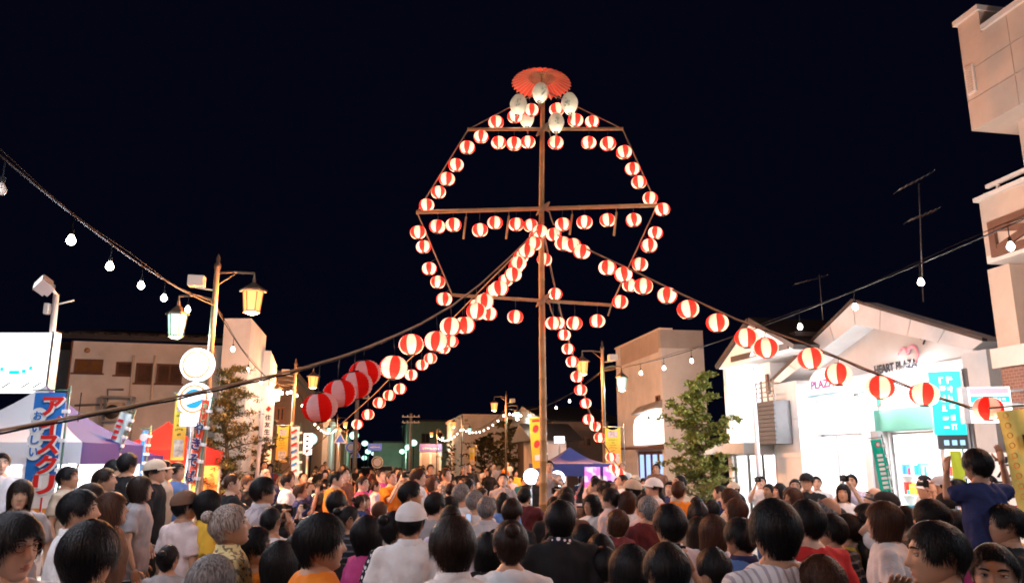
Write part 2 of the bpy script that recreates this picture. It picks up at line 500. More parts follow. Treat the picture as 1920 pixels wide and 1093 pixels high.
# ---------------------------------------------------------------- gabled shop further on
def second_shop():
    Gf = Face((FR.A.x, FR.A.y), FR.d)
    u0 = Gf.uv(1362, 800)[0]; A = FR.A + FR.d * u0
    S = Face((A.x, A.y), FR.d)
    root = empty('gabled_house_shop', (A.x, A.y, 0), 'white shop with steep dark edged gable and tall lit sign pillar behind the tree', 'shop', rz=S.rz)
    uB = S.uv(1452, 800)[0] - .02
    zC = S.uv(1410, 830)[1]; zTop = S.uv(1410, 692)[1]
    oD = (.25, uB - .1, .13, zC - .35)
    oW = (*S.rect(1436, 697, 1452, 735)[:2], *S.rect(1436, 697, 1452, 735)[2:])
    wall(root, 'wall', WHITE_WALL, 0, uB, 0, zTop + .5, [oD], t=.25)
    part(root, 'room_wall', WHITE_PAINT, 0.02, uB - .02, 3.4, 3.5, 0, zC)
    part(root, 'room_ceiling', WHITE_PAINT, 0.02, uB - .02, .26, 3.4, zC - .2, zC - .12)
    part(root, 'side_wall', WHITE_WALL, 0.002, .2, .252, 3.6, 0, zTop + .5)
    part(root, 'side_wall', WHITE_WALL, uB - .2, uB - .002, .252, 3.6, 0, zTop + .5)
    part(root, 'room_floor', PAVING, .2, uB - .2, .2, 3.4, .131, .15)
    for i in range(2):
        part(root, 'ceiling_lamp', TUBE_LIGHT, .5 + i * 1.3, .7 + i * 1.3, .8, 3.0, zC - .27, zC - .21)
    for i in range(4):
        u = oD[0] + (oD[1] - oD[0]) * i / 3
        part(root, 'door_post', METAL_DARK, u - .035, u + .035, .08, .14, .13, oD[3])
    MB().box(-.4, uB - .05, -.9, -.02, zC - .32, zC - .02).build('canopy', GREY_WALL, root)
    # lit sign pillar
    r = S.rect(1366, 692, 1405, 832, -.35)
    part(root, 'sign_pillar', GLOW_WHITE, r[0], r[1], -.35, -.02, r[2], r[3] + .1)
    for k, (px, py) in enumerate(((1385, 697), (1389, 762), (1382, 768), (1390, 790), (1381, 805), (1392, 818))):
        u, z = S.uv(px, py, -.36)
        MB().box(u - .07, u + .05, -.362, -.352, z - .025, z + .02).build('sign_mark', [TEAL, RED][k in (2, 4)], root)
    # balcony tower with dark slats and railing
    r = S.rect(1418, 752, 1452, 832, -.5)
    zs = r[2]; slat_h = .11
    DK = mat('dark_slat', (.085, .08, .08), .7, var=.15, scale=4)
    bal = MB().box(r[0], r[1], -.45, -.02, r[2], r[3]).build('balcony', DK, root)
    z = r[2]
    while z < r[3] - .02:
        MB().box(r[0] - .03, r[1] + .0, -.49, -.452, z, z + slat_h - .015).build('slat', DK, bal); z += slat_h
    rail = MB()
    for k in range(4):
        rail.box(r[0], r[1], -.47, -.44, r[3] + .1 + k * .13, r[3] + .125 + k * .13)
    for k in range(4):
        u = r[0] + (r[1] - r[0] - .03) * k / 3
        rail.box(u, u + .03, -.475, -.435, r[3], r[3] + .55)
    rail.build('railing', METAL_BROWN, root)
    r = S.rect(1440, 700, 1453, 738)
    window(root, r[0], uB - .05, r[2], r[3], BROWN_TRIM, GLASS_DARK, y=-.08, nx=1, sill=False)
    # projecting gable with dark verge
    pk = S.uv(1408, 604, -.6); l = S.uv(1348, 692, -.6); rr = S.uv(1494, 655, -.6)
    zl = (l[1] + rr[1]) / 2
    mb = MB(); tri = [(l[0], l[1]), (rr[0], rr[1]), (pk[0], pk[1])]
    mb.add([(u, -.6, z) for u, z in tri] + [(u, 2.5, z) for u, z in tri], [(0, 1, 2), (5, 4, 3), (0, 3, 4, 1), (1, 4, 5, 2), (2, 5, 3, 0)])
    mb.build('gable', WHITE_WALL, root)
    mb = MB()
    for a, b in ((tri[0], tri[2]), (tri[2], tri[1])):
        dx, dz = b[0] - a[0], b[1] - a[1]; ln = math.hypot(dx, dz); nx, nz = -dz / ln, dx / ln
        if nz < 0: nx, nz = -nx, -nz
        q = [(a[0] + nx * .004, a[1] + nz * .004), (b[0] + nx * .004, b[1] + nz * .004), (b[0] + nx * .13, b[1] + nz * .13), (a[0] + nx * .13, a[1] + nz * .13)]
        mb.add([(u, -.7, z) for u, z in q] + [(u, 2.6, z) for u, z in q], [(0, 1, 2, 3), (7, 6, 5, 4), (0, 4, 5, 1), (2, 6, 7, 3), (1, 5, 6, 2), (3, 7, 4, 0)])
    mb.build('verge', DARK_TRIM, root)
    a = (l[0] + (rr[0] - l[0]) * .2, l[1] + (rr[1] - l[1]) * .2 + .1); b = (l[0] + (rr[0] - l[0]) * .92, l[1] + (rr[1] - l[1]) * .92 + .06)
    mb = MB(); mb.add([(a[0], -.64, a[1]), (b[0], -.64, b[1]), (b[0], -.64, b[1] + .16), (a[0], -.64, a[1] + .16), (a[0], -.602, a[1]), (b[0], -.602, b[1]), (b[0], -.602, b[1] + .16), (a[0], -.602, a[1] + .16)],
                     [(0, 1, 2, 3), (0, 4, 5, 1), (2, 6, 7, 3), (1, 5, 6, 2), (3, 7, 4, 0)])
    mb.build('gable_band', DARK_TRIM, root)
    # main roof slope to the right
    part(root, 'roof_slab', DARK_TRIM, rr[0] - .5, uB + .4, -.3, 3.2, zTop + .51, zTop + .62)
    lp = S.uv(1408, 655, -1.2)
    sp = MB().tube([(lp[0], -.6, lp[1] - .2), (lp[0], -1.1, lp[1] - .1)], .02, 6).lathe([(.03, .05), (.09, -.06), (.07, -.065)], 12, c=(lp[0], -1.15, lp[1] - .12)).build('gable_lamp', METAL_GREY, root)
    light(sp, (lp[0], -1.4, lp[1] - .1), 22, (1., .95, .95), .06)
    light(sp, (.6, -1.2, zC + .5), 25, (1., .97, 1.), .1)
second_shop()

# ---------------------------------------------------------------- white flat-roofed building with the lit arch sign
def white_block():
    u0 = FR.uv(1157, 750)[0]; A = FR.A + FR.d * u0
    S = Face((A.x, A.y), FR.d)
    u1 = S.uv(1243, 750)[0]
    root = empty('flat_roofed_building', (A.x, A.y, 0), 'white flat roofed two storey building with an arched lit sign over its door', 'building', rz=S.rz)
    z1 = S.uv(1243, 612)[1]
    door = S.rect(1196, 846, 1238, 960)
    dz = (door[0], u1 - .15, .13, door[3])
    up = S.rect(1234, 742, 1239, 765)
    wall(root, 'street_wall', WARM_WALL, 0, u1, 0, z1 - .9, [dz], t=.25)
    # recessed parapet band between two piers
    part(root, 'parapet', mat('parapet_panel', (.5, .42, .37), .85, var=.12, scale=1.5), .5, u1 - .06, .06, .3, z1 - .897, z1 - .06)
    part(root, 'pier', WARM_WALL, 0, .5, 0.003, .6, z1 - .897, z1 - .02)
    part(root, 'coping', PALE_TRIM, -.03, u1 + .02, -.05, .5, z1 - .058, z1)
    # end wall towards the crossing: local x beyond the corner is depth, so build it as a box
    wd = 1.75
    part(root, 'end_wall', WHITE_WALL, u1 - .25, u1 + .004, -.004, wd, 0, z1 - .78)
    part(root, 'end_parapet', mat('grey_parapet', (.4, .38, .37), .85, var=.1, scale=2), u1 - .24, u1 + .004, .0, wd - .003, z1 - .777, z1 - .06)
    part(root, 'back_volume', WARM_WALL, .02, u1 - .26, .5, wd, 0, z1 - .9)
    # arched lit sign with projecting hood
    r = S.rect(1188, 780, 1238, 832, -.25)
    n = 12
    mb = MB(); pts = [(r[0], r[2])]
    uu = u1 - .05
    pts = [(r[0], r[2]), (uu, r[2]), (uu, r[3] - .1)] + [(uu + (r[0] - uu) * k / n, r[3] - .1 + .32 * math.sin(math.pi * (.35 + .65 * k / n))) for k in range(1, n)] + [(r[0], r[3] - .35)]
    m_ = len(pts)
    mb.add([(u, -.25, z) for u, z in pts] + [(u, -.03, z) for u, z in pts], [tuple(range(m_)), tuple(range(m_, 2 * m_))[::-1]] + [(i, m_ + i, m_ + (i + 1) % m_, (i + 1) % m_) for i in range(m_)])
    mb.build('arch_sign', mat('arch_sign_face', (.8, .78, .76), .5, emit=(1., .93, .9), es=1.1), root)
    ls = S.uv(1216, 783, -.3)
    MB().box(ls[0] - .06, ls[0] + .06, -.34, -.26, ls[1] - .05, ls[1] + .05).build('sign_lamp', METAL_DARK, root)
    mb = MB()
    mb.add([(r[0] - .35, -.75, r[2] - .12), (uu, -.75, r[2] - .12), (uu, -.02, r[2] - .01), (r[0] - .1, -.02, r[2] - .01),
            (r[0] - .35, -.75, r[2] - .2), (uu, -.75, r[2] - .2), (uu, -.02, r[2] - .2), (r[0] - .1, -.02, r[2] - .2)],
           [(0, 1, 2, 3), (7, 6, 5, 4), (0, 4, 5, 1), (1, 5, 6, 2), (2, 6, 7, 3), (3, 7, 4, 0)])
    mb.build('door_hood', BROWN_TRIM, root)
    mb = MB(); a = S.uv(1192, 775, -.1); b = S.uv(1238, 738, -.1)
    mb.add([(a[0], -.3, a[1]), (uu, -.3, b[1] - .45), (uu, -.02, b[1] - .2), (a[0], -.02, a[1] + .25),
            (a[0], -.3, a[1] - .07), (uu, -.3, b[1] - .52), (uu, -.02, b[1] - .52), (a[0], -.02, a[1] - .07)],
           [(0, 1, 2, 3), (0, 4, 5, 1), (7, 6, 5, 4), (1, 5, 6, 2), (3, 7, 4, 0)])
    mb.build('hood_roof', GREY_WALL, root)
    w = (dz[1] - dz[0]) / 4
    for k in range(4):
        a, b = dz[0] + w * k, dz[0] + w * (k + 1) - .01
        mb = MB().box(a, a + .09, .06, .14, .13, dz[3]).box(b - .09, b, .06, .14, .13, dz[3]).box(a + .09, b - .09, .06, .14, dz[3] - .12, dz[3])
        d_ = mb.build('door_leaf', BROWN_TRIM, root)
        MB().box(a + .09, b - .09, .09, .11, .13, dz[3] - .12).build('pane', GLASS_BLUE, d_)
    part(root, 'inner_room', WHITE_PAINT, .1, u1 - .3, 1.2, 1.3, 0, dz[3])
    r = S.rect(1232, 741, 1239, 766)
    window(root, r[0], r[1], r[2], r[3], BROWN_TRIM, GLASS_DARK, y=-.07, nx=1, sill=False)
white_block()

# ---------------------------------------------------------------- tall tan building at the right edge
def tan_building():
    Yc = 12.4
    A = P(1880, 720, Yc)
    S = Face((A.x, A.y), Vector((.178, -1, 0)))
    root = empty('balcony_building', (A.x, A.y, 0), 'tan panelled three storey building with jutting upper balcony and brick base', 'building', rz=S.rz)
    BR = bpy.data.materials.new('brickwork'); BR.use_nodes = True; nt = BR.node_tree
    tcn = nt.nodes.new('ShaderNodeTexCoord'); mp = nt.nodes.new('ShaderNodeMapping'); mp.inputs['Rotation'].default_value = (R(90), 0, 0)
    bt = nt.nodes.new('ShaderNodeTexBrick'); bt.inputs['Scale'].default_value = 5.
    bt.inputs['Color1'].default_value = (.22, .08, .045, 1); bt.inputs['Color2'].default_value = (.16, .055, .035, 1); bt.inputs['Mortar'].default_value = (.3, .22, .17, 1)
    nt.links.new(tcn.outputs['Object'], mp.inputs['Vector']); nt.links.new(mp.outputs['Vector'], bt.inputs['Vector'])
    nt.links.new(bt.outputs['Color'], nt.nodes['Principled BSDF'].inputs['Base Color'])
    ue = 5.
    z1 = S.uv(1880, 690)[1]; z2 = S.uv(1870, 660)[1]
    part(root, 'brick_base', BR, 0, ue, 0, 3, 0, z1)
    part(root, 'string_course', PALE_TRIM, -.08, ue, -.08, 3, z1 + .002, z2 + .05)
    zb = S.uv(1855, 505)[1]
    # tan corner column above the brick, red recessed wall behind it
    part(root, 'corner_column', TAN_PANEL, 0, .45, 0, .6, z2 + .052, zb - .002)
    part(root, 'recessed_wall', BROWN_TRIM, .3, ue, .62, 3, z2 + .052, zb - .002)
    # balcony: bottom slab, solid parapet with crossed timber panel, handrail
    a0 = S.uv(1852, 500, -.3)[0]
    zr = S.uv(1838, 378, -.3)[1]; zh = S.uv(1845, 352, -.3)[1]
    bal = MB().box(a0, ue, -.3, 2, zb, zb + .12).build('balcony_floor', PALE_TRIM, root)
    panel = MB().box(a0, ue, -.3, -.12, zb + .122, zr).box(a0, a0 + .15, -.118, 2, zb + .122, zr).build('balcony_parapet', TAN_PANEL, root)
    part(root, 'parapet_cap', PALE_TRIM, a0 - .06, ue, -.36, -.06, zr + .002, zr + .07)
    r0, zt = S.uv(1852, 420, -.3); zlow = S.uv(1858, 500, -.3)[1] + .12
    x0, x1 = a0 + .16, a0 + 1.7
    fr = MB().box(x0, x0 + .12, -.36, -.302, zlow, zt).box(x1 - .12, x1, -.36, -.302, zlow, zt)
    fr.box(x0 + .12, x1 - .12, -.36, -.302, zt - .12, zt).box(x0 + .12, x1 - .12, -.36, -.302, zlow, zlow + .12)
    fr.build('timber_frame', BROWN_TRIM, root)
    for k, (p, q) in enumerate((((x0 + .12, zlow + .12), (x1 - .12, zt - .12)), ((x0 + .12, zt - .12), (x1 - .12, zlow + .12)))):
        dx, dz = q[0] - p[0], q[1] - p[1]; ln = math.hypot(dx, dz); nx, nz = -dz / ln * .055, dx / ln * .055
        qd = [(p[0] - nx, p[1] - nz), (q[0] - nx, q[1] - nz), (q[0] + nx, q[1] + nz), (p[0] + nx, p[1] + nz)]
        y0, y1 = (-.35, -.31) if k else (-.345, -.305)
        MB().add([(u, y0, z) for u, z in qd] + [(u, y1, z) for u, z in qd], [(0, 1, 2, 3), (7, 6, 5, 4), (0, 4, 5, 1), (2, 6, 7, 3), (1, 5, 6, 2), (3, 7, 4, 0)]).build('cross_brace', BROWN_TRIM, root)
    rail = MB().box(a0 + .1, ue, -.24, -.18, zh, zh + .06)
    for k in range(5):
        rail.box(a0 + .3 + k * .9, a0 + .34 + k * .9, -.23, -.19, zr + .07, zh)
    rail.build('handrail', PALE_TRIM, root)
    # upper storey jutting out, made of stacked panels with joints
    yo = -.55
    u_l, zbot = S.uv(1822, 246, yo)
    zt1 = S.uv(1798, 90, yo)[1]
    n = 3
    part(root, 'upper_column', TAN_PANEL, a0 + .75, a0 + 1.05, -.1, .25, zr + .072, zbot - .003)
    part(root, 'upper_back_wall', BROWN_TRIM, a0 + .9, ue, .8, 3, zr, zbot - .003)
    core = MB().box(u_l + .03, ue, yo + .03, 3, zbot, zt1 - .02).build('upper_storey', TAN_PANEL, root)
    for k in range(n):
        za, zb_ = zbot + (zt1 - zbot) * k / n + .012 * (k > 0), zbot + (zt1 - zbot) * (k + 1) / n
        MB().box(u_l, u_l + .95, yo, yo + .028, za, zb_).build('wall_panel', TAN_PANEL, root)
        MB().box(u_l + .962, ue, yo, yo + .028, za, zb_).build('wall_panel', TAN_PANEL, root)
        MB().box(u_l, u_l + .028, yo + .03, 3, za, zb_).build('wall_panel', TAN_PANEL, root)
    u_n = S.uv(1845, 100, yo)[0]
    part(root, 'parapet_step', TAN_PANEL, u_l, u_n, yo, yo + .5, zt1 + .002, zt1 + .38)
    part(root, 'step_cap', PALE_TRIM, u_l - .05, u_n + .04, yo - .05, yo + .55, zt1 + .382, zt1 + .47)
    part(root, 'roof_cap', PALE_TRIM, u_n + .042, ue, yo - .05, 3, zt1 + .002, zt1 + .09)
    r = S.rect(1813, 122, 1830, 178, yo)
    lv = MB().box(r[0], r[1], yo - .03, yo - .001, r[2], r[3]).build('louvre', PALE_TRIM, root)
    for k in range(10):
        z = r[2] + .04 + (r[3] - r[2] - .08) * k / 9
        MB().box(r[0] + .04, r[1] - .04, yo - .05, yo - .031, z - .012, z + .012).build('slat', TAN_PANEL, lv)
    return S
TANB = tan_building()

# ---------------------------------------------------------------- left building with its tall fin
def left_building():
    A = P(131, 700, 24)
    S = Face((A.x, A.y), (1, .25))
    root = empty('two_storey_house', (A.x, A.y, 0), 'pale two storey building with brown windows and a tall fin wall', 'building', rz=S.rz)
    uR = S.uv(416, 700)[0] + .6
    z1 = S.uv(260, 643)[1]
    wins = [(138, 673, 193, 699, 2), (216, 678, 247, 703, 1), (253, 680, 286, 718, 1), (292, 682, 342, 719, 2)]
    rects = [S.rect(*w[:4]) for w in wins]
    wall(root, 'wall', WARM_WALL, 0, uR, 0, z1, rects, t=.25)
    for k, (r, w) in enumerate(zip(rects, wins)):
        window(root, *r, BROWN_TRIM, GLASS_AMBER if k == 0 else mat('dim_glass', (.12, .07, .05), .15, var=.4, scale=2), y=.08, nx=w[4], fw=.06)
    part(root, 'side_wall', WARM_WALL, .0, .2, .26, 9, 0, z1)
    part(root, 'gutter_edge', BROWN_TRIM, -.05, .0 - .003, -.03, .06, 0, z1)
    # low dark roof with ridge caps
    mb = MB()
    ov = .55
    mb.add([(-ov - .3, -ov, z1 + .003), (uR, -ov, z1 + .003), (uR, 5, z1 + .95), (-ov - .3, 5, z1 + .95), (-ov - .3, -ov, z1 + .16), (uR, -ov, z1 + .16), (uR, 5, z1 + 1.1), (-ov - .3, 5, z1 + 1.1)],
           [(3, 2, 1, 0), (4, 5, 6, 7), (0, 1, 5, 4), (1, 2, 6, 5), (2, 3, 7, 6), (3, 0, 4, 7)])
    rf = mb.build('roof', ROOF_TILE, root)
    for k in range(8):
        u = -.4 + k * (uR - .2) / 8
        MB().ball((u, -.2, z1 + .22), (.2, .16, .07), 8, 4).build('tile_cap', mat('tile_cap_clay', (.07, .055, .05), .6), rf)
    for k in range(int(uR / .35)):
        u = k * .35
        MB().tube([(u, -ov - .02, z1 + .165), (u, 4.9, z1 + 1.105)], .05, 6).build('roof_tile_row', ROOF_TILE, rf)
    # small vent, wall pipes, air conditioner on a bracket
    u, z = S.uv(164, 657)
    MB().lathe([(.0, -.02), (.08, -.02), (.08, .03), (.0, .05)], 14, c=(0, 0, 0)).build('vent_cap', mat('vent_orange', (.6, .3, .12), .6), root, (u, -.02, z), (R(90), 0, 0))
    pts = [S.uv(px, py, -.05) for px, py in ((232, 730), (202, 730), (202, 758), (140, 760))]
    MB().tube([(a, -.05, b) for a, b in pts], .035, 8).build('wall_pipe', mat('blue_grey_pipe', (.16, .17, .22), .5), root)
    r = S.rect(198, 754, 228, 790, -.5)
    ac = MB().box(r[0], r[1], -.5, -.12, r[2], r[3]).build('air_conditioner', mat('aircon_cream', (.5, .44, .36), .6, var=.1), root)
    cu, cz = (r[0] + r[1]) / 2 - .05, (r[2] + r[3]) / 2
    MB().lathe([(.0, .012), (.2, .012), (.22, 0), (.22, -.01)], 20).build('fan_grille', METAL_DARK, ac, (cu, -.503, cz), (R(90), 0, 0))
    r = S.rect(188, 742, 244, 795, -.55)
    fr = MB()
    for u in (r[0], r[1]):
        fr.box(u - .03, u + .03, -.58, -.52, 0.13, r[3]).box(u - .03, u + .03, -.12, -.06, .13, r[3]).box(u - .03, u + .03, -.52, -.12, r[3] - .06, r[3])
    fr.box(r[0] + .03, r[1] - .03, -.58, -.52, r[3] - .06, r[3]).box(r[0] + .03, r[1] - .03, -.575, -.06, r[2] + .08, r[2] + .12)
    fr.build('aircon_stand', METAL_GREY, root)
    # balcony rails between windows
    u, z = S.uv(249, 700)
    for px in (249, 289):
        u, z = S.uv(px, 690, -.04)
        MB().tube([(u, -.05, z - 1.0), (u, -.05, z + .4)], .04, 8).build('down_pipe', PALE_TRIM, root)
    # tall fin by the street
    a = P(413, 700, 21); b = P(464, 700, 21)
    T = MB(); zt = P(440, 597, 21).z
    q = [Vector((a.x, 21, 0)), Vector((b.x, 21, 0)), Vector((b.x, 21, 0)) + U * 3.1, Vector((a.x, 21, 0)) + U * 3.1]
    inv = Matrix.Rotation(-S.rz, 4, 'Z') @ Matrix.Translation(-Vector((A.x, A.y, 0)))
    vs = [inv @ v for v in q] + [inv @ (v + Vector((0, 0, zt))) for v in q]
    T.add(vs, [(0, 1, 5, 4), (1, 2, 6, 5), (2, 3, 7, 6), (3, 0, 4, 7), (4, 5, 6, 7)])
    T.build('fin_wall', WARM_WALL, root)
    # link block between wall and fin with a slot window
    c = inv @ Vector((a.x - 1.4, 23.4, 0))
    MB().box(c.x, c.x + 1.9, c.y, c.y + 4, 0, zt - .5).build('link_block', WARM_WALL, root)
left_building()

def block(name, label, px0, px1, pytop, Y, depth, m, wins=(), roof=None, sk=.1765, mw=BROWN_TRIM, mg=GLASS_DARK, cat='building'):
    A = P(px0, 860, Y)
    S = Face((A.x, A.y), (1, sk))
    root = empty(name, (A.x, A.y, 0), label, cat, rz=S.rz)
    u1 = S.uv(px1, 860)[0]; z1 = S.uv((px0 + px1) / 2, pytop)[1]
    rects = [S.rect(*w) for w in wins]
    wall(root, 'wall', m, 0, u1, 0, z1, rects, t=.3)
    part(root, 'side_wall', m, 0, .3, .302, depth, 0, z1); part(root, 'side_wall', m, u1 - .3, u1, .302, depth, 0, z1)
    for r in rects:
        window(root, *r, mw, mg, nx=2, fw=.09)
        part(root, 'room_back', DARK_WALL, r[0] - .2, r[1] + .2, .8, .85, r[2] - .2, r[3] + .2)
    if roof == 'flat' or roof is None:
        part(root, 'roof', PALE_TRIM if roof else DARK_TRIM, -.15, u1 + .15, -.15, depth, z1 + .002, z1 + .25)
    else:
        mb = MB(); h = roof
        mb.add([(-.6, -.7, z1 + .002), (u1 + .6, -.7, z1 + .002), (u1 + .6, depth / 2, z1 + h), (-.6, depth / 2, z1 + h), (u1 + .6, depth, z1), (-.6, depth, z1)], [(0, 1, 2, 3), (3, 2, 4, 5), (0, 3, 5), (1, 4, 2), (0, 5, 4, 1)])
        mb.build('roof', ROOF_TILE, root)
    return root, S, u1, z1
block('neighbour_house', 'grey narrow wall of a house left of the pale building', 60, 128, 655, 27, 6, GREY_WALL, roof=None, sk=.2)
block('street_building', 'pale flat topped building with one sash window behind the far trees', 868, 1004, 782, 71, 16, WARM_WALL, [(900, 819, 926, 836)], roof='flat')
block('street_building', 'greenish narrow building with a tall stub tower at the bend', 762, 852, 790, 112, 20, mat('green_render', (.25, .30, .22), .85, var=.2, scale=.6), [(790, 812, 806, 830), (818, 812, 832, 830)], roof=None)
rt, S_, u_, z_ = block('tile_roofed_house', 'dark brown house with tiled roof behind the blue tent', 1036, 1142, 790, 37, 9, DARK_WALL, [(1086, 818, 1112, 838)], roof=1.0)
block('tile_roofed_house', 'low pale house with dark roof left of the brown house', 1016, 1062, 826, 33, 4, WARM_WALL, roof=.8)
block('street_building', 'dim shuttered building behind the white vertical sign', 496, 541, 706, 33, 22, DARK_WALL, [(516, 762, 534, 790)], roof=None)
block('street_building', 'pale building in the distance past the second orange lamp', 580, 613, 790, 62, 24, GREY_WALL, [(590, 806, 604, 822)], roof='flat')
block('street_building', 'small dim building far down the dark street', 622, 645, 812, 95, 30, mat('green_render'), roof=None)
block('street_building', 'far dim building closing the left side of the street', 700, 764, 830, 120, 14, mat('green_render'), roof=None)
# ---------------------------------------------------------------- street lamps
OR_COL, GR_COL, WB_COL = (1., .32, .085), (.62, 1., .84), (1., .80, .60)
def hexlamp(top, rt, rb, h, roof_r, mglass, root, nm):
    """a six-sided tapering lamp: glass body, panes' bars, roof and finial; returned body"""
    x, y, z = top
    body = MB().lathe([(0.001, 0), (rt, 0), (rb, -h), (.001, -h)], 6, c=(x, y, z), smooth=False).build(nm, mglass, root)
    b = MB()
    for k in range(6):
        a = k * math.pi / 3
        b.tube([(x + (rt + .008) * math.cos(a), y + (rt + .008) * math.sin(a), z), (x + (rb + .008) * math.cos(a), y + (rb + .008) * math.sin(a), z - h)], .009, 5)
    b.lathe([(rb + .02, -h), (rb + .02, -h - .03), (.05, -h - .06), (.001, -h - .06)], 6, c=(x, y, z), smooth=False)
    b.build('lamp_bars', METAL_BROWN, body)
    MB().lathe([(.001, .002), (roof_r, .002), (roof_r, .03), (roof_r * .35, .13), (.03, .17), (.025, .24), (.001, .26)], 6, c=(x, y, z), smooth=False).build('lamp_roof', METAL_BROWN, body)
    return body
def street_lamp(x, Y, side, label, lit=True, power=1.):
    """side = +1: the orange lamp hangs towards +V, the pale green one the other way"""
    root = empty('street_lamp', (x, Y, ground_z(x - .2, Y) if side > 0 else ground_z(x + .2, Y)), label, 'street lamp', 'lamp posts along the street', rz=RZ_STREET)
    s = side
    MB().lathe([(.001, 0), (.15, 0), (.15, .12), (.1, .2), (.085, .9), (.07, 1.0), (.06, 1.05), (.048, 5.0), (.06, 5.02), (.06, 5.08), (.03, 5.12), (.035, 5.2), (.001, 5.28)], 14).build('post', METAL_BROWN, root)
    MB().tube([(0, 0, 4.93), (s * .3, 0, 4.96), (s * .62, 0, 4.95), (s * .62, 0, 4.84)], .022, 8).tube([(0, 0, 4.7), (s * .3, 0, 4.93)], .012, 6).build('upper_arm', METAL_BROWN, root)
    MB().tube([(0, 0, 4.45), (-s * .3, 0, 4.52), (-s * .58, 0, 4.5), (-s * .58, 0, 4.4)], .02, 8).build('lower_arm', METAL_BROWN, root)
    sp = MB().box(-s * .32 - .13, -s * .32 + .13, -.1, .1, 4.68, 4.86).tube([(0, 0, 4.62), (-s * .32, 0, 4.66)], .015, 6)
    sp.build('loudspeaker', mat('speaker_grey', (.4, .34, .28), .6), root)
    o = hexlamp((s * .62, 0, 4.62), .165, .125, .34, .235, ORANGE_GLOW, root, 'orange_lamp')
    g_ = hexlamp((-s * .58, 0, 4.17), .15, .11, .34, .2, GREEN_GLOW, root, 'green_lamp')
    light(o, (s * .62, 0, 4.19), 420 * power, OR_COL, .16)
    light(g_, (-s * .58, 0, 3.75), 75 * min(power, 1.5), GR_COL, .14)
    return root
LAMPS_L, LAMPS_R = [-1, 13, 27, 60, 83], [6, 23, 40, 60, 83]
LLAB = ['lamp post with orange and green lamps beside the crowd behind', 'tall lamp post beside the round lit shop signs', 'lamp post beside the white vertical sign, orange lamp above', 'distant lamp post before the triangular road sign', 'farthest small lamp post before the narrow road signs']
RLAB = ['lamp post beside the right hand crowd next to the balcony building', 'lamp post with dangling lanterns beside the flat roofed white building', 'lamp post in front of the pale building and far trees', 'distant lamp post beside the kiosk with the purple sign', 'farthest small lamp post past the kiosk']
for Y, lb in zip(LAMPS_L, LLAB): street_lamp(LEFT_POST(Y), Y, 1, lb, power={13: 2.5, 27: 2.2, -1: .22}.get(Y, 1.2))
for Y, lb in zip(LAMPS_R, RLAB): street_lamp(RIGHT_POST(Y), Y, -1, lb, power={23: 1.4, 6: .35}.get(Y, 1.2))

# ---------------------------------------------------------------- festoon strings of bare bulbs
def sagline(a, b, sag, n=24):
    return [a.lerp(b, i / n) - Vector((0, 0, sag * 4 * (i / n) * (1 - i / n))) for i in range(n + 1)]
def festoon(a, b, sag, bulbs, label, power=14., drop=.16, off=(), lights=True, col=None):
    root = empty('bulb_string', a, label, 'string lights', 'strings of bulbs between the lamp posts')
    pts = [p - a for p in sagline(a, b, sag)]
    c = MB().tube(pts, .009, 6)
    c.tube([p + Vector((.0, .02, .03 + .02 * math.sin(i))) for i, p in enumerate(pts)], .005, 5)
    c.build('cable', BLACK, root)
    for k, t in enumerate(bulbs):
        i = min(int(t * 24), 23); p = pts[i].lerp(pts[i + 1], t * 24 - i)
        q = p - Vector((0, 0, drop))
        so = MB().tube([p, q + Vector((0, 0, .03))], .006, 5).lathe([(.001, .035), (.018, .03), (.02, -.01), (.015, -.02)], 8, c=q).build('socket', BLACK, root)
        lit = k not in off
        MB().lathe([(.001, -.02), (.016, -.02), (.026, -.04), (.038, -.065), (.038, -.085), (.025, -.105), (.001, -.115)], 12, c=q).build('bulb', BULB_GLOW if lit else BULB_OFF, so)
        if lit and lights:
            light(so, q - Vector((0, 0, .18)), power, col or WB_COL, .04)
    return root
AT = 4.36
def lp(Y): return Vector((LEFT_POST(Y), Y, AT + .13))
def rp(Y): return Vector((RIGHT_POST(Y), Y, AT + .13))
def tY(Ys, a, b): return [(y - a) / (b - a) for y in Ys]
festoon(lp(13), lp(-1), .42, tY([11.2, 9.9, 8.9, 7.8, 6.75, 5.4, 4.3, 3.2, 2.1, 1.0, 0], 13, -1), 'string of bulbs swooping from the lamp post by the round signs', 28, off=(5,), col=(.84, .88, 1.))
festoon(rp(23), rp(6), .3, tY([19.7, 18.1, 16.5, 12.2, 10.75, 9.4, 8.0, 6.8], 23, 6), 'string of bulbs crossing in front of the gabled shops', 34, col=(1., .92, .92))
festoon(rp(6), rp(-10), .3, tY([4.6, 3.2, 1.8, .4, -1, -3], 6, -10), 'string of bulbs above the crowd by the balcony building', 25, col=(.84, .88, 1.))
festoon(lp(13), lp(27), .5, tY([15, 17, 19, 20.5, 22, 23.5, 25, 26], 13, 27), 'string of bulbs between the round signs and the white vertical sign', 8)
festoon(rp(23), rp(40), .5, tY([25, 27, 29, 31.5, 34, 36, 38, 39], 23, 40), 'string of bulbs running behind the bamboo pole', 8)
festoon(rp(40), rp(60), .6, [i / 11 + .04 for i in range(11)], 'string of bulbs in front of the pale distant building', 12, lights=False)
festoon(lp(27), lp(60), .8, [i / 14 + .03 for i in range(14)], 'distant string of bulbs under the left hand orange lamps', 12, lights=False)
festoon(rp(60), rp(83), .6, [i / 10 + .04 for i in range(10)], 'faraway string of bulbs past the kiosk', 12, lights=False)

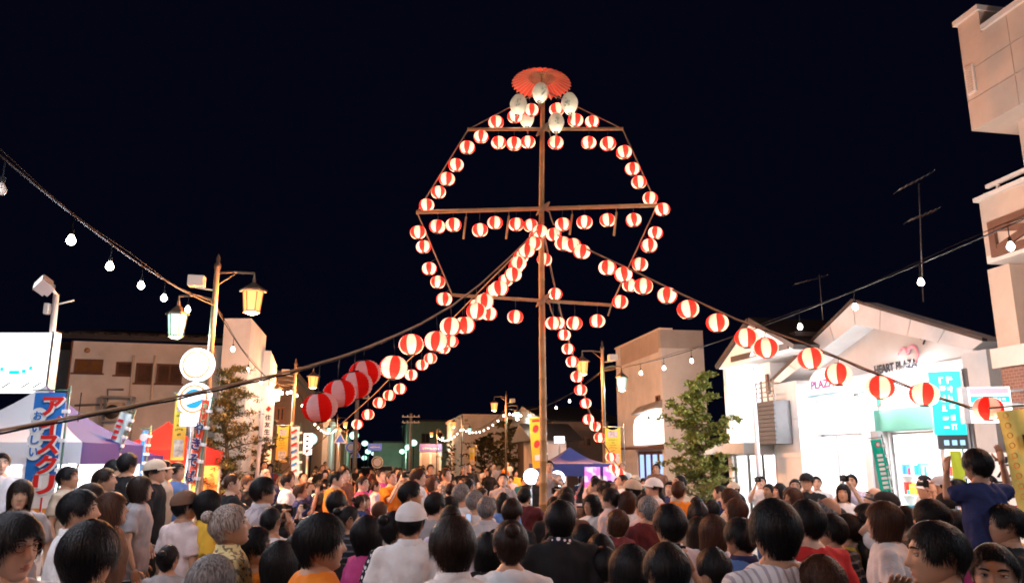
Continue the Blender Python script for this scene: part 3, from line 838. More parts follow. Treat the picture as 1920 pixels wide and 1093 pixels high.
# ---------------------------------------------------------------- banners
def scribble(root, m, cx, cz, w, h, n=6, y=-.008, seed=0):
    """print too blurred to read in the photograph: short uneven strokes"""
    r = random.Random(seed); mb = MB()
    for i in range(n):
        c = cx - w / 2 + w * (i + .5) / n; cw = w / n * .8
        for k in range(3):
            z = cz + h * (r.uniform(-.45, .45)); t = h * .07
            if r.random() < .6: mb.box(c - cw / 2, c + cw / 2 * r.uniform(.5, 1), y - .004, y, z - t, z + t)
            else:
                x = c + cw * r.uniform(-.4, .4); mb.box(x - t, x + t, y - .0045, y, cz - h / 2, cz + h / 2 * r.uniform(.3, 1))
    return mb.build('lettering', m, root)
def cloth_panel(mb, w, h, nx=6, nz=14, wav=.03, lean=0., ph=0., t=.004):
    fr, bk = [], []
    for j in range(nz + 1):
        for i in range(nx + 1):
            x, z = w * i / nx, h * j / nz
            y = wav * math.sin(2.3 * i / nx * 3 + j * .5 + ph) * (.4 + .6 * i / nx) + lean * z
            fr.append((x, y, z)); bk.append((x, y + t, z))
    n = nx + 1
    q = [(j * n + i, j * n + i + 1, (j + 1) * n + i + 1, (j + 1) * n + i) for j in range(nz) for i in range(nx)]
    mb.add(fr, q, 0, True); mb.add(bk, [f[::-1] for f in q], 0, True)
    return mb
def grad_mat(name, c0, c1, h):
    """printed cloth that fades from one colour at the hem to another at the top"""
    if name in MATS: return MATS[name]
    m = mat(name, c0, .8); nt = m.node_tree
    tc = nt.nodes.new('ShaderNodeTexCoord'); sx = nt.nodes.new('ShaderNodeSeparateXYZ'); mr = nt.nodes.new('ShaderNodeMapRange'); cr = nt.nodes.new('ShaderNodeValToRGB')
    mr.inputs['From Max'].default_value = h
    cr.color_ramp.elements[0].color = (*c0, 1); cr.color_ramp.elements[1].color = (*c1, 1)
    cr.color_ramp.elements[0].position, cr.color_ramp.elements[1].position = .35, .7
    nt.links.new(tc.outputs['Object'], sx.inputs['Vector']); nt.links.new(sx.outputs['Z'], mr.inputs['Value']); nt.links.new(mr.outputs['Result'], cr.inputs['Fac']); nt.links.new(cr.outputs['Color'], nt.nodes['Principled BSDF'].inputs['Base Color'])
    return m
def nobori(px0, px1, py0, py1, Y, label, m, rz=0., pole_side=1, cat='banner', group=None, wav=.02, tilt=0., group_name='upright cloth banners'):
    """a tall cloth banner on its own pole; local x across, z up from the hem"""
    a = P(px0, py1, Y); b = P(px1, py0, Y)
    w, h = abs(b.x - a.x) / max(math.cos(rz), .3), b.z - a.z
    gz = ground_z(a.x, Y)
    xo = w + .03 if pole_side > 0 else -.03
    root = empty('nobori_banner', (a.x, Y, a.z), label, cat, group_name, rz=rz)
    cl = cloth_panel(MB(), w, h, wav=wav).build('cloth', m, root)
    pole = MB().tube([(xo, .02, gz - a.z), (xo, .02, h + .08)], .013, 8).tube([(xo, .02, h + .03), (xo - pole_side * (w + .08), .02, h + .03)], .009, 6)
    pole.lathe([(.16, gz - a.z), (.16, gz - a.z + .05), (.03, gz - a.z + .09), (.02, gz - a.z + .2)], 12, c=(xo, .02, 0))
    pole.build('pole', mat('green_pole', (.05, .12, .09), .4, .2), root)
    tb = MB()
    for k in range(5):
        z = h * (k + .35) / 5
        tb.box(min(xo, w * (pole_side > 0)) - .02, max(xo, w * (pole_side > 0)) + .03, -.012, .03, z - .02, z + .02)
    tb.build('tie_loops', WHITE_CLOTH, root)
    if tilt: root.rotation_euler[1] = tilt
    return root, w, h
# blue ice-cream banner
root, w, h = nobori(30, 124, 736, 1014, 9.2, 'blue ice cream banner with big red lettering beside the white tent', BLUE_CLOTH, wav=.006)
yo = -.03
for k, ch in enumerate('アイスクリーム'):
    cz = h * (.905 - .133 * k)
    s_ = .27 if ch != 'ー' else .2
    ver = 'ー|'[0]
    if ch == 'ー':
        MB().box(w * .66, w * .74, yo - .008, yo - .002, cz - .09, cz + .09).build('lettering', WHITE_CLOTH, root)
        MB().box(w * .672, w * .728, yo - .014, yo - .009, cz - .08, cz + .08).build('lettering', RED, root)
        continue
    lettering(root, ch, WHITE_CLOTH, w * .69 + .012, cz - .008, .27, .235, yo, .075)
    lettering(root, ch, RED, w * .69, cz, .25, .22, yo - .01, .035)
for k, ch in enumerate('おいしい'):
    cz = h * (.84 - .083 * k)
    MB().lathe([(.001, 0), (.095, 0), (.095, .006)], 20, smooth=False).build('white_spot', WHITE_CLOTH, root, (w * .24, yo + .012 - .001 * k, cz), (R(90), 0, 0))
    lettering(root, ch, BLUE_CLOTH, w * .24, cz, .1, .1, yo - .004, .02)
mb = MB()
pts = [(.04, .30), (.06, .22), (.22, .19), (.36, .22), (.385, .32), (.33, .40), (.30, .50), (.22, .57), (.13, .52), (.09, .42)]
sm = []
for i in range(len(pts)):
    p0, p1, p2, p3 = [Vector(pts[(i + k) % len(pts)]) for k in (-1, 0, 1, 2)]
    for t in (0, .25, .5, .75):
        sm.append(.5 * ((2 * p1) + (p2 - p0) * t + (2 * p0 - 5 * p1 + 4 * p2 - p3) * t * t + (3 * p1 - p0 - 3 * p2 + p3) * t ** 3))
mb.add([(p.x * 1.05, yo + .008, p.y * 1.2 + .12) for p in sm], [tuple(range(len(sm)))])
mb.build('ice_cream_print', mat('cream_print', (.75, .66, .6), .8), root)
MB().add([(.1, yo + .006, .36), (.36, yo + .006, .36), (.27, yo + .006, -.0), (.2, yo + .006, -.0)], [(3, 2, 1, 0)]).build('cone_print', ORANGE, root)
# red noodle banner, leaning
root, w, h = nobori(351, 380, 748, 905, 10.6, 'red noodle stall banner in front of the lower round sign', mat('red_orange_cloth', (.68, .06, .02), .8), rz=R(-20), tilt=R(7), wav=.01)
for k, ch in enumerate('やきそば'):
    lettering(root, ch, WHITE_CLOTH, w * .42, h * (.66 - .19 * k), .15, .17, -.02, .06)
    lettering(root, ch, NAVY, w * .42, h * (.66 - .19 * k), .14, .16, -.03, .02)
for k, ch in enumerate('おいしい'):
    lettering(root, ch, mat('pale_green_print', (.3, .55, .3), .7), w * .78, h * (.93 - .075 * k), .07, .07, -.03, .02)
# small banners at the left stalls
root, w, h = nobori(196, 226, 768, 850, 11.5, 'slanting white and green banner with red strokes by the air conditioner', mat('mint_cloth', (.6, .72, .68), .8), tilt=R(16))
for k in range(6): MB().box(w * .15, w * .62, -.04, -.034, h * (.12 + .13 * k), h * (.19 + .13 * k)).build('lettering', RED, root)
root, w, h = nobori(255, 274, 806, 890, 12.5, 'narrow light blue banner with a white disc beside the red tent', mat('sky_cloth', (.08, .3, .65), .8), tilt=R(3))
MB().lathe([(.001, 0), (.06, 0), (.06, .006)], 16, smooth=False).build('white_disc', WHITE_CLOTH, root, (w * .5, -.03, h * .84), (R(90), 0, 0))
root, w, h = nobori(546, 566, 800, 892, 17, 'white banner with red and blue strokes under the second lamp post', mat('swirl_cloth', (.6, .58, .66), .8), tilt=R(-3))
for k in range(7):
    MB().box(w * .1, w * .9, -.04, -.034, 0, .05).build('lettering', [RED, BLUE_CLOTH][k % 2], root, (0, 0, h * (.04 + .135 * k)), (0, R(-24), 0))
root, w, h = nobori(1652, 1663, 824, 925, 14.8, 'narrow green banner with a round red emblem between the shop doors', mat('green_cloth', (.0, .42, .30), .8), tilt=R(-6))
MB().lathe([(.001, 0), (.05, 0), (.05, .006)], 16, smooth=False).build('red_disc', RED, root, (w * .5, -.03, h * .9), (R(90), 0, 0))
MB().lathe([(.001, 0), (.034, 0), (.034, .006)], 16, smooth=False).build('white_disc', WHITE_CLOTH, root, (w * .5, -.04, h * .9), (R(90), 0, 0))
for k in range(8): MB().box(w * .25, w * .75, -.03, -.024, h * (.08 + .085 * k), h * (.13 + .085 * k)).build('lettering', WHITE_CLOTH, root)
root, w, h = nobori(1792, 1803, 845, 940, 11.6, 'thin yellow green banner behind the child with raised arms', mat('lime_cloth', (.5, .65, .05), .8))
root, w, h = nobori(1911, 1950, 770, 960, 6.4, 'yellow banner with faded round marks at the brick corner', mat('pale_yellow_cloth', (.66, .60, .16), .8), tilt=R(-5), pole_side=1)
for k in range(9):
    MB().lathe([(.018, 0), (.024, 0), (.024, .004)], 10, smooth=False).build('round_mark', ORANGE, root, (w * .15, -.03, h * (.95 - .1 * k)), (R(90), 0, 0))
scribble(root, INK, w * .7, h * .7, .12, .12, 2, -.03, 5)

# yellow banners hung from the lamp posts
def post_banner(px0, px1, py0, py1, Y, label, style=0):
    a, b = P(px0, py1, Y), P(px1, py0, Y)
    w, h = b.x - a.x, b.z - a.z
    root = empty('post_banner', (a.x, Y, a.z), label, 'banner', 'yellow banners hung on lamp posts')
    if style == 0:
        m = grad_mat('yellow_orange_cloth%d' % int(h * 100), (.78, .42, .06), (.72, .66, .07), h)
        n = 9
        top = [h - .09 * w / .45 * math.sin(math.pi * i / (n - 1)) for i in range(n)]
        mb = MB(); x = [w * i / (n - 1) for i in range(n)]
        mb.add([(x[i], 0, 0) for i in range(n)] + [(x[i], 0, top[i]) for i in range(n)], [(i, i + 1, n + i + 1, n + i) for i in range(n - 1)])
        mb.add([(x[i], .005, 0) for i in range(n)] + [(x[i], .005, top[i]) for i in range(n)], [(n + i, n + i + 1, i + 1, i) for i in range(n - 1)])
        mb.build('cloth', m, root)
        MB().box(w * .18, w * .82, -.008, -.002, h * .72, h * .9).build('picture', mat('flower_print', (.62, .55, .6), .8, var=.6, scale=14), root)
        MB().box(w * .2, w * .9, -.008, -.002, h * .05, h * .3).build('picture', mat('photo_print', (.6, .56, .52), .8, var=.7, scale=11), root)
        for k in range(5):
            scribble(root, INK, w * .5, h * (.66 - .07 * k), w * [.6, .2, .45, .6, .3][k], h * .035, 5, -.004, k)
    else:
        cloth_panel(MB(), w, h, wav=.02).build('cloth', mat('marigold_cloth', (.8, .48, .03), .8), root)
        for z0 in (.72, .42):
            MB().ball((0, 0, 0), (w * .22, .006, h * .09), 12, 8).build('red_print', RED, root, (w * .45, -.035, h * (z0 + .05)), (0, R(25), 0))
        MB().box(w * .2, w * .8, -.05, -.044, h * .9, h * .94).build('lettering', RED, root)
        MB().box(w * .2, w * .7, -.05, -.044, h * .15, h * .26).build('lettering', WHITE_CLOTH, root)
    MB().tube([(-.05, .0025, h), (w + .12, .0025, h)], .01, 6).tube([(w + .1, .0025, -.05), (w + .1, .0025, h + .1)], .01, 6).build('hanging_rod', METAL_GREY, root)
post_banner(319, 355, 737, 862, 12.9, 'yellow to orange festival banner hung beside the round signs')
post_banner(516, 542, 797, 866, 26.6, 'small yellow banner hung between white vertical sign and second lamp post')
post_banner(1136, 1163, 800, 872, 22.9, 'yellow banner behind the dangling lanterns on the lamp post')
post_banner(880, 890, 838, 872, 40, 'tiny yellow banner on the lamp post before the far trees')
root, w, h = nobori(999, 1024, 783, 878, 15.5, 'marigold banner with red prints behind the bamboo pole', mat('marigold_cloth', (.8, .48, .03), .8), tilt=R(-4), wav=.01)
for z0 in (.72, .42):
    MB().ball((0, 0, 0), (w * .2, .006, h * .08), 12, 8).build('red_print', RED, root, (w * .42, -.025, h * (z0 + .05)), (0, R(25), 0))
MB().box(w * .2, w * .8, -.03, -.024, h * .91, h * .95).build('lettering', RED, root)
MB().box(w * .2, w * .7, -.03, -.024, h * .15, h * .26).build('lettering', WHITE_CLOTH, root)

# ---------------------------------------------------------------- signs
# white vertical sign with red mark
a, b = P(491, 832, 19), P(512, 757, 19)
root = empty('vertical_sign', (a.x, 19, 0), 'white vertical company sign with a red mark on a pale pole', 'sign')
w, h = b.x - a.x, b.z - a.z
MB().box(0, w, 0, .12, a.z, b.z).build('sign_box', mat('sign_white', (.8, .78, .74), .5, emit=(1., .92, .85), es=.12), root)
for k, ch in enumerate('住友生命'):
    lettering(root, ch, INK, w * .5, a.z + h * (.66 - .18 * k), w * .68, h * .14, -.008, .03)
MB().add([(w * .18, -.006, a.z + h * .86), (w * .5, -.006, a.z + h * .8), (w * .85, -.006, a.z + h * .88), (w * .5, -.006, a.z + h * .95)], [(0, 1, 2, 3)]).build('red_mark', RED, root)
MB().tube([(-.1, .06, .13), (-.06, .06, b.z - .1)], .05, 10).tube([(-.08, .06, a.z + .2), (0.01, .06, a.z + .2)], .02, 6).tube([(-.07, .06, b.z - .2), (0.01, .06, b.z - .2)], .02, 6).build('pole', mat('pale_blue_pole', (.5, .52, .62), .4), root)
# stacked round lit signs
c1, c2 = P(371, 684, 11.7), P(366, 748, 11.7)
root = empty('round_shop_sign', (c1.x - .03, 11.7, .13), 'two stacked round lit shop signs above a small white box', 'sign')
rr_ = 29 * m_per_px(11.7, 700)
for k, c in enumerate((c1, c2)):
    z = c.z - .13; x = c.x - root.location.x
    d = MB().lathe([(.001, -.06), (rr_, -.06), (rr_ + .012, -.05), (rr_ + .012, .06), (rr_, .065), (.001, .065)], 40, smooth=False).build('sign_disc', GLOW_WHITE, root, (x, 0, z), (R(90), 0, 0))
    MB().lathe([(rr_ * .78, 0), (rr_ * .9, 0), (rr_ * .9, .006)], 40, smooth=False).build('orange_ring', mat('lit_orange_ring', (.3, .1, .01), .5, emit=(1., .36, .06), es=.26), d, (0, 0, .066))
    if k == 0:
        lettering(root, 'ム', mat('lit_teal_mark', (.05, .2, .25), .5, emit=(.1, .5, .6), es=.2), x - rr_ * .25, z, rr_ * .36, rr_ * .4, -.075, .01)
    else:
        MB().lathe([(.001, 0), (rr_ * .62, 0), (rr_ * .62, .006)], 30, smooth=False).build('blue_disc', mat('lit_blue_disc', (.02, .15, .3), .5, emit=(.0, .45, .8), es=.25), d, (0, 0, .068))
        MB().box(-rr_ * .7, rr_ * .7, -.05, .05, .078, .082).build('white_stripe', GLOW_WHITE, d, (0, 0, 0), (0, 0, R(20)))
q = P(360, 787, 11.7)
part(root, 'small_sign_box', GLOW_WHITE, q.x - root.location.x - .16, q.x - root.location.x + .16, -.05, .05, q.z - .13 - .09, q.z - .13 + .09)
MB().tube([(0, .04, 0), (0, .04, c1.z - .13)], .035, 10).build('pole', METAL_GREY, root)
# big white lit billboard with floodlight on its post
a, b = P(-70, 735, 12), P(98, 624, 12)
root = empty('lit_billboard', (a.x, 12, .13), 'big white lit billboard standing behind the blue banner', 'billboard')
w, h = b.x - a.x, b.z - a.z; z0 = a.z - .13
part(root, 'board', mat('billboard_face', (.8, .8, .8), .5, emit=(1., .97, .95), es=1.0), 0, w, 0, .18, z0, z0 + h)
part(root, 'board_edge', METAL_GREY, w + .002, w + .04, -.01, .19, z0 - .02, z0 + h + .02)
for px, py, ww in ((4, 692, .05), (27, 698, .16), (45, 696, .06), (58, 690, .05)):
    q = P(px, py, 12)
    MB().box(q.x - a.x - ww / 2, q.x - a.x + ww / 2, -.012, -.002, q.z - .13 - .03, q.z - .13 + .03).build('printed_mark', TEAL_LIT, root)
for px in (12, 48, 70):
    q = P(px, 722, 12)
    MB().box(-.08, .08, -.012, -.002, -.012, .012).build('printed_mark', mat('grey_mark', (.3, .35, .33), .6), root, (q.x - a.x, 0, q.z - .13), (0, R(-35), 0))
for x in (.1, w - .12):
    MB().tube([(x, .12, 0), (x, .12, z0)], .05, 10).build('leg', METAL_GREY, root)
q0, q1 = P(84, 624, 12.1), P(92, 548, 12.1)
p0 = MB().tube([(q0.x - a.x, .3, 0), (q0.x - a.x, .3, q0.z - .13), (q1.x - a.x, .3, q1.z - .13)], .045, 10).tube([(q1.x - a.x, .3, q1.z - .13), (q1.x - a.x - .1, .25, q1.z + .02)], .025, 8).tube([(q1.x - a.x - .1, .3, q1.z - .32), (q1.x - a.x + .3, .3, q1.z - .22)], .012, 6)
p0.box(q1.x - a.x - .13, q1.x - a.x - .06, .22, .32, q1.z - .45, q1.z - .28)
pole = p0.build('floodlight_post', mat('pale_post', (.6, .52, .48), .5), root)
q2 = P(72, 531, 12.1)
fl = MB().box(-.17, .17, -.08, .1, -.11, .11).box(-.14, .14, .1, .16, -.08, .08)
fl = fl.build('floodlight', mat('flood_housing', (.35, .32, .33), .4, .5), root, (q2.x - a.x, .22, q2.z - .13), (R(-35), R(25), R(-60)))
MB().box(-.15, .15, -.09, -.082, -.09, .09).build('floodlight_glass', mat('flood_glass', (.8, .8, .8), .2, emit=(1., .95, .9), es=.5), fl)
# vertical teal sign with dark foot box on a pole, square kiosk sign, white brush-lettered sign
a, b = P(1754, 815, 12.6), P(1792, 697, 12.6)
root = empty('teal_shop_sign', (a.x, 12.6, 0), 'tall lit teal shop sign with white lettering on a pole', 'sign', rz=R(-20))
w, h = b.x - a.x, b.z - a.z
part(root, 'sign_box', TEAL_LIT, 0, w, 0, .14, a.z, b.z)
part(root, 'sign_edge', METAL_GREY, w + .002, w + .03, -.01, .15, a.z - .3, b.z + .01)
for k in range(6):
    scribble(root, GLOW_WHITE, w * .52, a.z + h * (.86 - .145 * k), w * .48, h * .11, 2, -.004, 40 + k)
c_ = P(1775, 842, 12.6)
part(root, 'foot_box', mat('slate_box', (.05, .06, .07), .5), .03, w, .003, .13, c_.z, a.z - .003)
for k in range(3):
    part(root, 'small_character', mat('lit_pale_blue', (.3, .5, .7), .5, emit=(.3, .6, 1.), es=.35), w * (.25 + .25 * k), w * (.25 + .25 * k) + .07, -.006, .002, (c_.z + a.z) / 2 - .05, (c_.z + a.z) / 2 + .03)
MB().tube([(w + .09, .15, .13), (w + .09, .15, b.z + .05)], .05, 10).build('pole', METAL_GREY, root)
a, b = P(1822, 792, 11.4), P(1884, 726, 11.4)
root = empty('square_lit_sign', (a.x, 11.4, a.z), 'square white lit sign with pink top and teal band beside brick wall', 'sign', rz=R(-14))
w, h = b.x - a.x, b.z - a.z
part(root, 'sign_box', GLOW_WHITE, 0, w, 0, .2, 0, h)
part(root, 'sign_side', METAL_GREY, -.08, -.002, -.0, .21, -.01, h + .01)
part(root, 'pink_band', mat('lit_pink_band', (.7, .3, .35), .5, emit=(1., .45, .55), es=.3), .02, w - .02, -.006, -.001, h * .8, h * .97)
part(root, 'teal_band', TEAL_LIT, .02, w - .02, -.006, -.001, h * .56, h * .74)
scribble(root, GLOW_WHITE, w * .55, h * .65, w * .65, h * .09, 7, -.008, 9)
MB().tube([(w, .1, h * .5), (w + .5, .1, h * .5)], .03, 8).tube([(w - .02, .1, h * .9), (w + .5, .1, h * .9)], .02, 8).tube([(w + .45, .1, h * .9), (w + .45, .1, -a.z + .13)], .04, 8).build('bracket', METAL_GREY, root)
a, b = P(1868, 965, 9.2), P(1902, 848, 9.2)
root = empty('brush_lettered_sign', (a.x, 9.2, 0), 'white upright sign with black brush lettering behind the child', 'sign')
w, h = b.x - a.x, b.z - a.z
part(root, 'board', mat('sign_white'), 0, w, 0, .1, .13, b.z)
for k, ch in enumerate('せんまや'):
    lettering(root, ch, INK, w * .5, b.z - h * (.14 + .19 * k), w * .62, h * .15, -.008, .03)
lettering(root, '市', RED, w * .5, b.z - h * .9, w * .7, h * .15, -.008, .03)
# small lit sign box on the low house, blue road sign, road signs, mirror, kiosk
q = P(1049, 824, 30.5)
root = empty('small_lit_sign', (q.x, 30.5, 0), 'small white lit box sign above the blue tent roof', 'sign')
part(root, 'sign_box', GLOW_WHITE, -.2, .2, 0, .12, q.z - .13, q.z + .13)
MB().tube([(0, .06, 0), (0, .06, q.z - .13)], .04, 8).build('pole', METAL_GREY, root)
def road_sign(px, py, Y, shape, label, col, size):
    q = P(px, py, Y)
    root = empty('road_sign', (q.x, Y, ground_z(q.x, Y)), label, 'road sign', 'road signs down the street')
    z = q.z - root.location.z
    mb = MB()
    if shape == 'tri':
        v = [(-size, -.03, z - size * .7), (size, -.03, z - size * .7), (0, -.03, z + size)]
        mb.add(v + [(x, -.01, zz) for x, y, zz in v], [(0, 1, 2), (5, 4, 3), (0, 3, 4, 1), (1, 4, 5, 2), (2, 5, 3, 0)])
        mb.build('plate', mat('road_sign_white', (.75, .8, .9), .4), root)
        v = [(-size * .75, -.036, z - size * .58), (size * .75, -.036, z - size * .58), (0, -.036, z + size * .72)]
        MB().add(v, [(0, 1, 2)]).build('plate_face', col, root)
    elif shape == 'disc':
        mb.lathe([(.001, -.01), (size, -.01), (size, .01), (.001, .01)], 24, smooth=False).build('plate', mat('road_sign_white'), root, (0, -.04, z), (R(90), 0, 0))
        MB().lathe([(size * .66, 0), (size * .9, 0), (size * .9, .004)], 24, smooth=False).build('plate_ring', col, root, (0, -.053, z), (R(90), 0, 0))
    else:
        mb.box(-size, size, -.04, -.01, z - size * .5, z + size * .5).build('plate', col, root)
        MB().box(-size * .7, size * .7, -.048, -.042, z - .05, z + .05).build('lettering', WHITE_PAINT, root)
    MB().tube([(0, 0, 0), (0, 0, z + .1)], .035, 8).build('pole', METAL_GREY, root)
SIGNBLUE = mat('road_blue', (.03, .12, .5), .4, emit=(.05, .2, .8), es=.1)
road_sign(638, 822, 34, 'tri', 'blue triangular crossing sign under the distant bulb string', SIGNBLUE, .27)
road_sign(658, 838, 52, 'disc', 'round blue road sign with pale rim on a far post', SIGNBLUE, .34)
road_sign(667, 837, 56, 'disc', 'round white road sign with red rim', RED, .36)
road_sign(667, 850, 50, 'tri', 'small blue triangular sign below the round ones', SIGNBLUE, .36)
road_sign(703, 838, 90, 'rect', 'blue rectangular direction sign far down the street', SIGNBLUE, .8)
road_sign(708, 866, 40, 'disc', 'grey round traffic mirror on a thin post', mat('mirror_grey', (.25, .3, .25), .2, .8), .3)
a, b = P(786, 905, 84), P(828, 832, 84)
root = empty('ticket_kiosk', (a.x, 84, .0), 'small kiosk with purple signboard and pale shutters', 'kiosk', rz=R(8))
w, hz = b.x - a.x, b.z
part(root, 'cabin', WARM_WALL, 0, w, .1, 1.6, 0, hz - .75)
part(root, 'signboard', mat('purple_board', (.10, .08, .22), .5, emit=(.2, .18, .5), es=.12), -.03, w + .03, -.05, 1.65, hz - .748, hz)
scribble(root, WHITE_PAINT, w * .5, hz - .48, w * .75, .2, 8, -.055, 3)
for k in range(2):
    part(root, 'shutter', GREY_WALL, w * (.1 + .45 * k), w * (.45 + .45 * k), .05, .097, .2, hz - .95)
# distant pale lamps of the far street
FAR = [(664, 816, 70), (700, 850, 150), (718, 856, 160), (728, 850, 150), (765, 838, 100), (684, 831, 100), (690, 846, 110), (744, 852, 130), (754, 846, 115), (775, 830, 85), (736, 842, 140), (683, 858, 120), (581, 823, 44)]
for k, (px, py, Y) in enumerate(FAR):
    q = P(px, py, Y)
    root = empty('far_street_lamp', (q.x, Y, 0), 'distant greenish white street lamp far down the dark road', 'street lamp', 'far street lamps')
    MB().tube([(0, .3, 0), (0, .3, q.z + .3), (0, .05, q.z + .35)], .06, 8).build('post', METAL_DARK, root)
    MB().ball((0, 0, q.z), (.42, .42, .34), 12, 8).build('lamp_globe', GREEN_GLOW, root)
    if k % 2 == 0: light(root, (0, -.9, q.z - .5), 140, GR_COL, .3)
# white lit vertical shop sign down the left row
a, b = P(568, 852, 30), P(584, 812, 30)
root = empty('lit_shop_sign', (a.x, 30, 0), 'white lit upright sign below the second orange lamp', 'sign')
part(root, 'sign_box', GLOW_WHITE, 0, b.x - a.x, 0, .2, a.z, b.z)
MB().tube([((b.x - a.x) / 2, .1, 0), ((b.x - a.x) / 2, .1, a.z)], .05, 8).build('pole', METAL_GREY, root)
for k in range(4): MB().box(.08, .2, -.01, -.002, a.z + .1 + .18 * k, a.z + .19 + .18 * k).build('lettering', INK, root)

# ---------------------------------------------------------------- stall tents
def tent(px, pytop, Y, halfw, z_eave, depth, mats4, label, cat='tent', lamp=None, walls=()):
    pk = P(px, pytop, Y)
    gz = ground_z(pk.x, Y)
    root = empty('stall_tent', (pk.x, Y, gz), label, cat, 'festival stall tents', rz=R(6))
    zt, ze = pk.z - gz, z_eave
    c = [(-halfw, -depth / 2, ze), (halfw, -depth / 2, ze), (halfw, depth / 2, ze), (-halfw, depth / 2, ze)]
    for k in range(4):
        a, b = Vector(c[k]), Vector(c[(k + 1) % 4]); t = Vector((0, 0, zt))
        mb = MB(); n = 8; vs, fs = [], []
        for j in range(n + 1):
            for i in range(n + 1):
                e = a.lerp(b, i / n); p = e.lerp(t, j / n)
                p.z -= .12 * math.sin(math.pi * j / n) * (1 - .3 * abs(i / n - .5))
                vs.append(p)
        for j in range(n):
            for i in range(n):
                fs.append((j * (n + 1) + i, j * (n + 1) + i + 1, (j + 1) * (n + 1) + i + 1, (j + 1) * (n + 1) + i))
        mb.add(vs, fs, 0, True)
        va = [a, b, b - Vector((0, 0, .28)), a - Vector((0, 0, .28))]
        mb.add(va, [(3, 2, 1, 0)])
        mb.build('canopy_panel', mats4[k], root)
    for x, y, z in c:
        MB().tube([(x * .97, y * .97, 0), (x * .97, y * .97, ze)], .022, 8).build('leg', METAL_GREY, root)
    for k, m in walls:
        a, b = Vector(c[k]) * .985, Vector(c[(k + 1) % 4]) * .985
        a.z = b.z = ze - .02
        mb = MB(); mb.add([a, b, (b.x, b.y, .4), (a.x, a.y, .4)], [(0, 1, 2, 3)]); mb.build('side_wall', m, root)
    if lamp:
        lo, pw, col = lamp
        lm = MB().ball(lo, .07, 10, 8).build('hanging_lamp', BULB_GLOW, root)
        MB().tube([lo, (lo[0], lo[1], zt - .1)], .008, 5).build('lamp_cord', BLACK, lm)
        light(lm, (lo[0], lo[1], lo[2] - .15), pw, col, .07)
    mb = MB().box(-halfw * .9, halfw * .9, -depth * .42, -depth * .2, .86, .9)
    mb.box(-halfw * .88, -halfw * .85, -depth * .4, -depth * .22, 0, .86).box(halfw * .85, halfw * .88, -depth * .4, -depth * .22, 0, .86)
    mb.build('counter', WHITE_PAINT, root)
    return root
VIOLET = mat('violet_canvas', (.012, .012, .15), .7, var=.1)
CANVAS = mat('white_canvas', (.75, .75, .78), .8)
REDCAN = mat('red_canvas', (.55, .02, .02), .75, var=.08)
NAVYCAN = mat('navy_canvas', (.03, .05, .22), .75, var=.1)
tent(86, 722, 11.2, 1.05, 2.0, 2.2, [CANVAS, VIOLET, CANVAS, CANVAS], 'white tent with violet side behind the blue banner', lamp=((.5, .0, 1.75), 90, (1., .93, .86)), walls=((2, CANVAS), (3, CANVAS)))
tent(205, 806, 13.4, .75, 1.85, 2.0, [VIOLET, VIOLET, VIOLET, VIOLET], 'low violet tent with a glaring lamp beside the light blue banner', lamp=((.1, -1.0, 1.68), 130, (1., .93, .86)), walls=((2, CANVAS),))
tent(316, 790, 15.0, .8, 1.95, 2.0, [REDCAN] * 4, 'red canvas tent behind the yellow banner', lamp=((.0, .0, 1.7), 110, (1., .62, .28)), walls=((2, mat('orange_canvas', (.6, .3, .1), .8)),))
tent(1068, 838, 19.5, .9, 1.82, 1.8, [NAVYCAN] * 4, 'dark blue tent behind the bamboo pole', lamp=((.2, .3, 1.8), 90, (.75, .88, 1.)), walls=())
# pink and blue lit game panels beside the blue tent
for px, lb in ((1111, 'pink and blue lit game panel left of the lamp post by the tent'), (1147, 'pink lit game panel right of the lamp post by the tent')):
    a, b = P(px - 14, 928, 18.6), P(px + 14, 875, 18.6)
    root = empty('game_panel', (a.x, 18.6, .0), lb, 'stall panel', 'lit game stall panels')
    pm = mat('pink_lit_panel', (.7, .2, .5), .5, emit=(1., .25, .75), es=.3)
    nt = pm.node_tree
    if not nt.nodes.get('Voronoi Texture'):
        tc = nt.nodes.new('ShaderNodeTexCoord'); vn = nt.nodes.new('ShaderNodeTexVoronoi'); vn.inputs['Scale'].default_value = 9.; cr = nt.nodes.new('ShaderNodeValToRGB')
        cr.color_ramp.interpolation = 'CONSTANT'
        for p_, c_ in ((0, (.9, .1, .55, 1)), (.3, (.95, .6, .9, 1)), (.5, (.1, .2, .9, 1)), (.62, (1, .9, .95, 1)), (.8, (.7, .1, .8, 1))):
            e = cr.color_ramp.elements.new(p_); e.color = c_
        nt.links.new(tc.outputs['Object'], vn.inputs['Vector']); nt.links.new(vn.outputs['Color'], cr.inputs['Fac']); nt.links.new(cr.outputs['Color'], nt.nodes['Principled BSDF'].inputs['Emission Color'])
    part(root, 'panel', pm, 0, b.x - a.x, 0, .08, .5, b.z)
    part(root, 'panel_frame', METAL_DARK, -.03, b.x - a.x + .03, .082, .12, 0, b.z + .03)
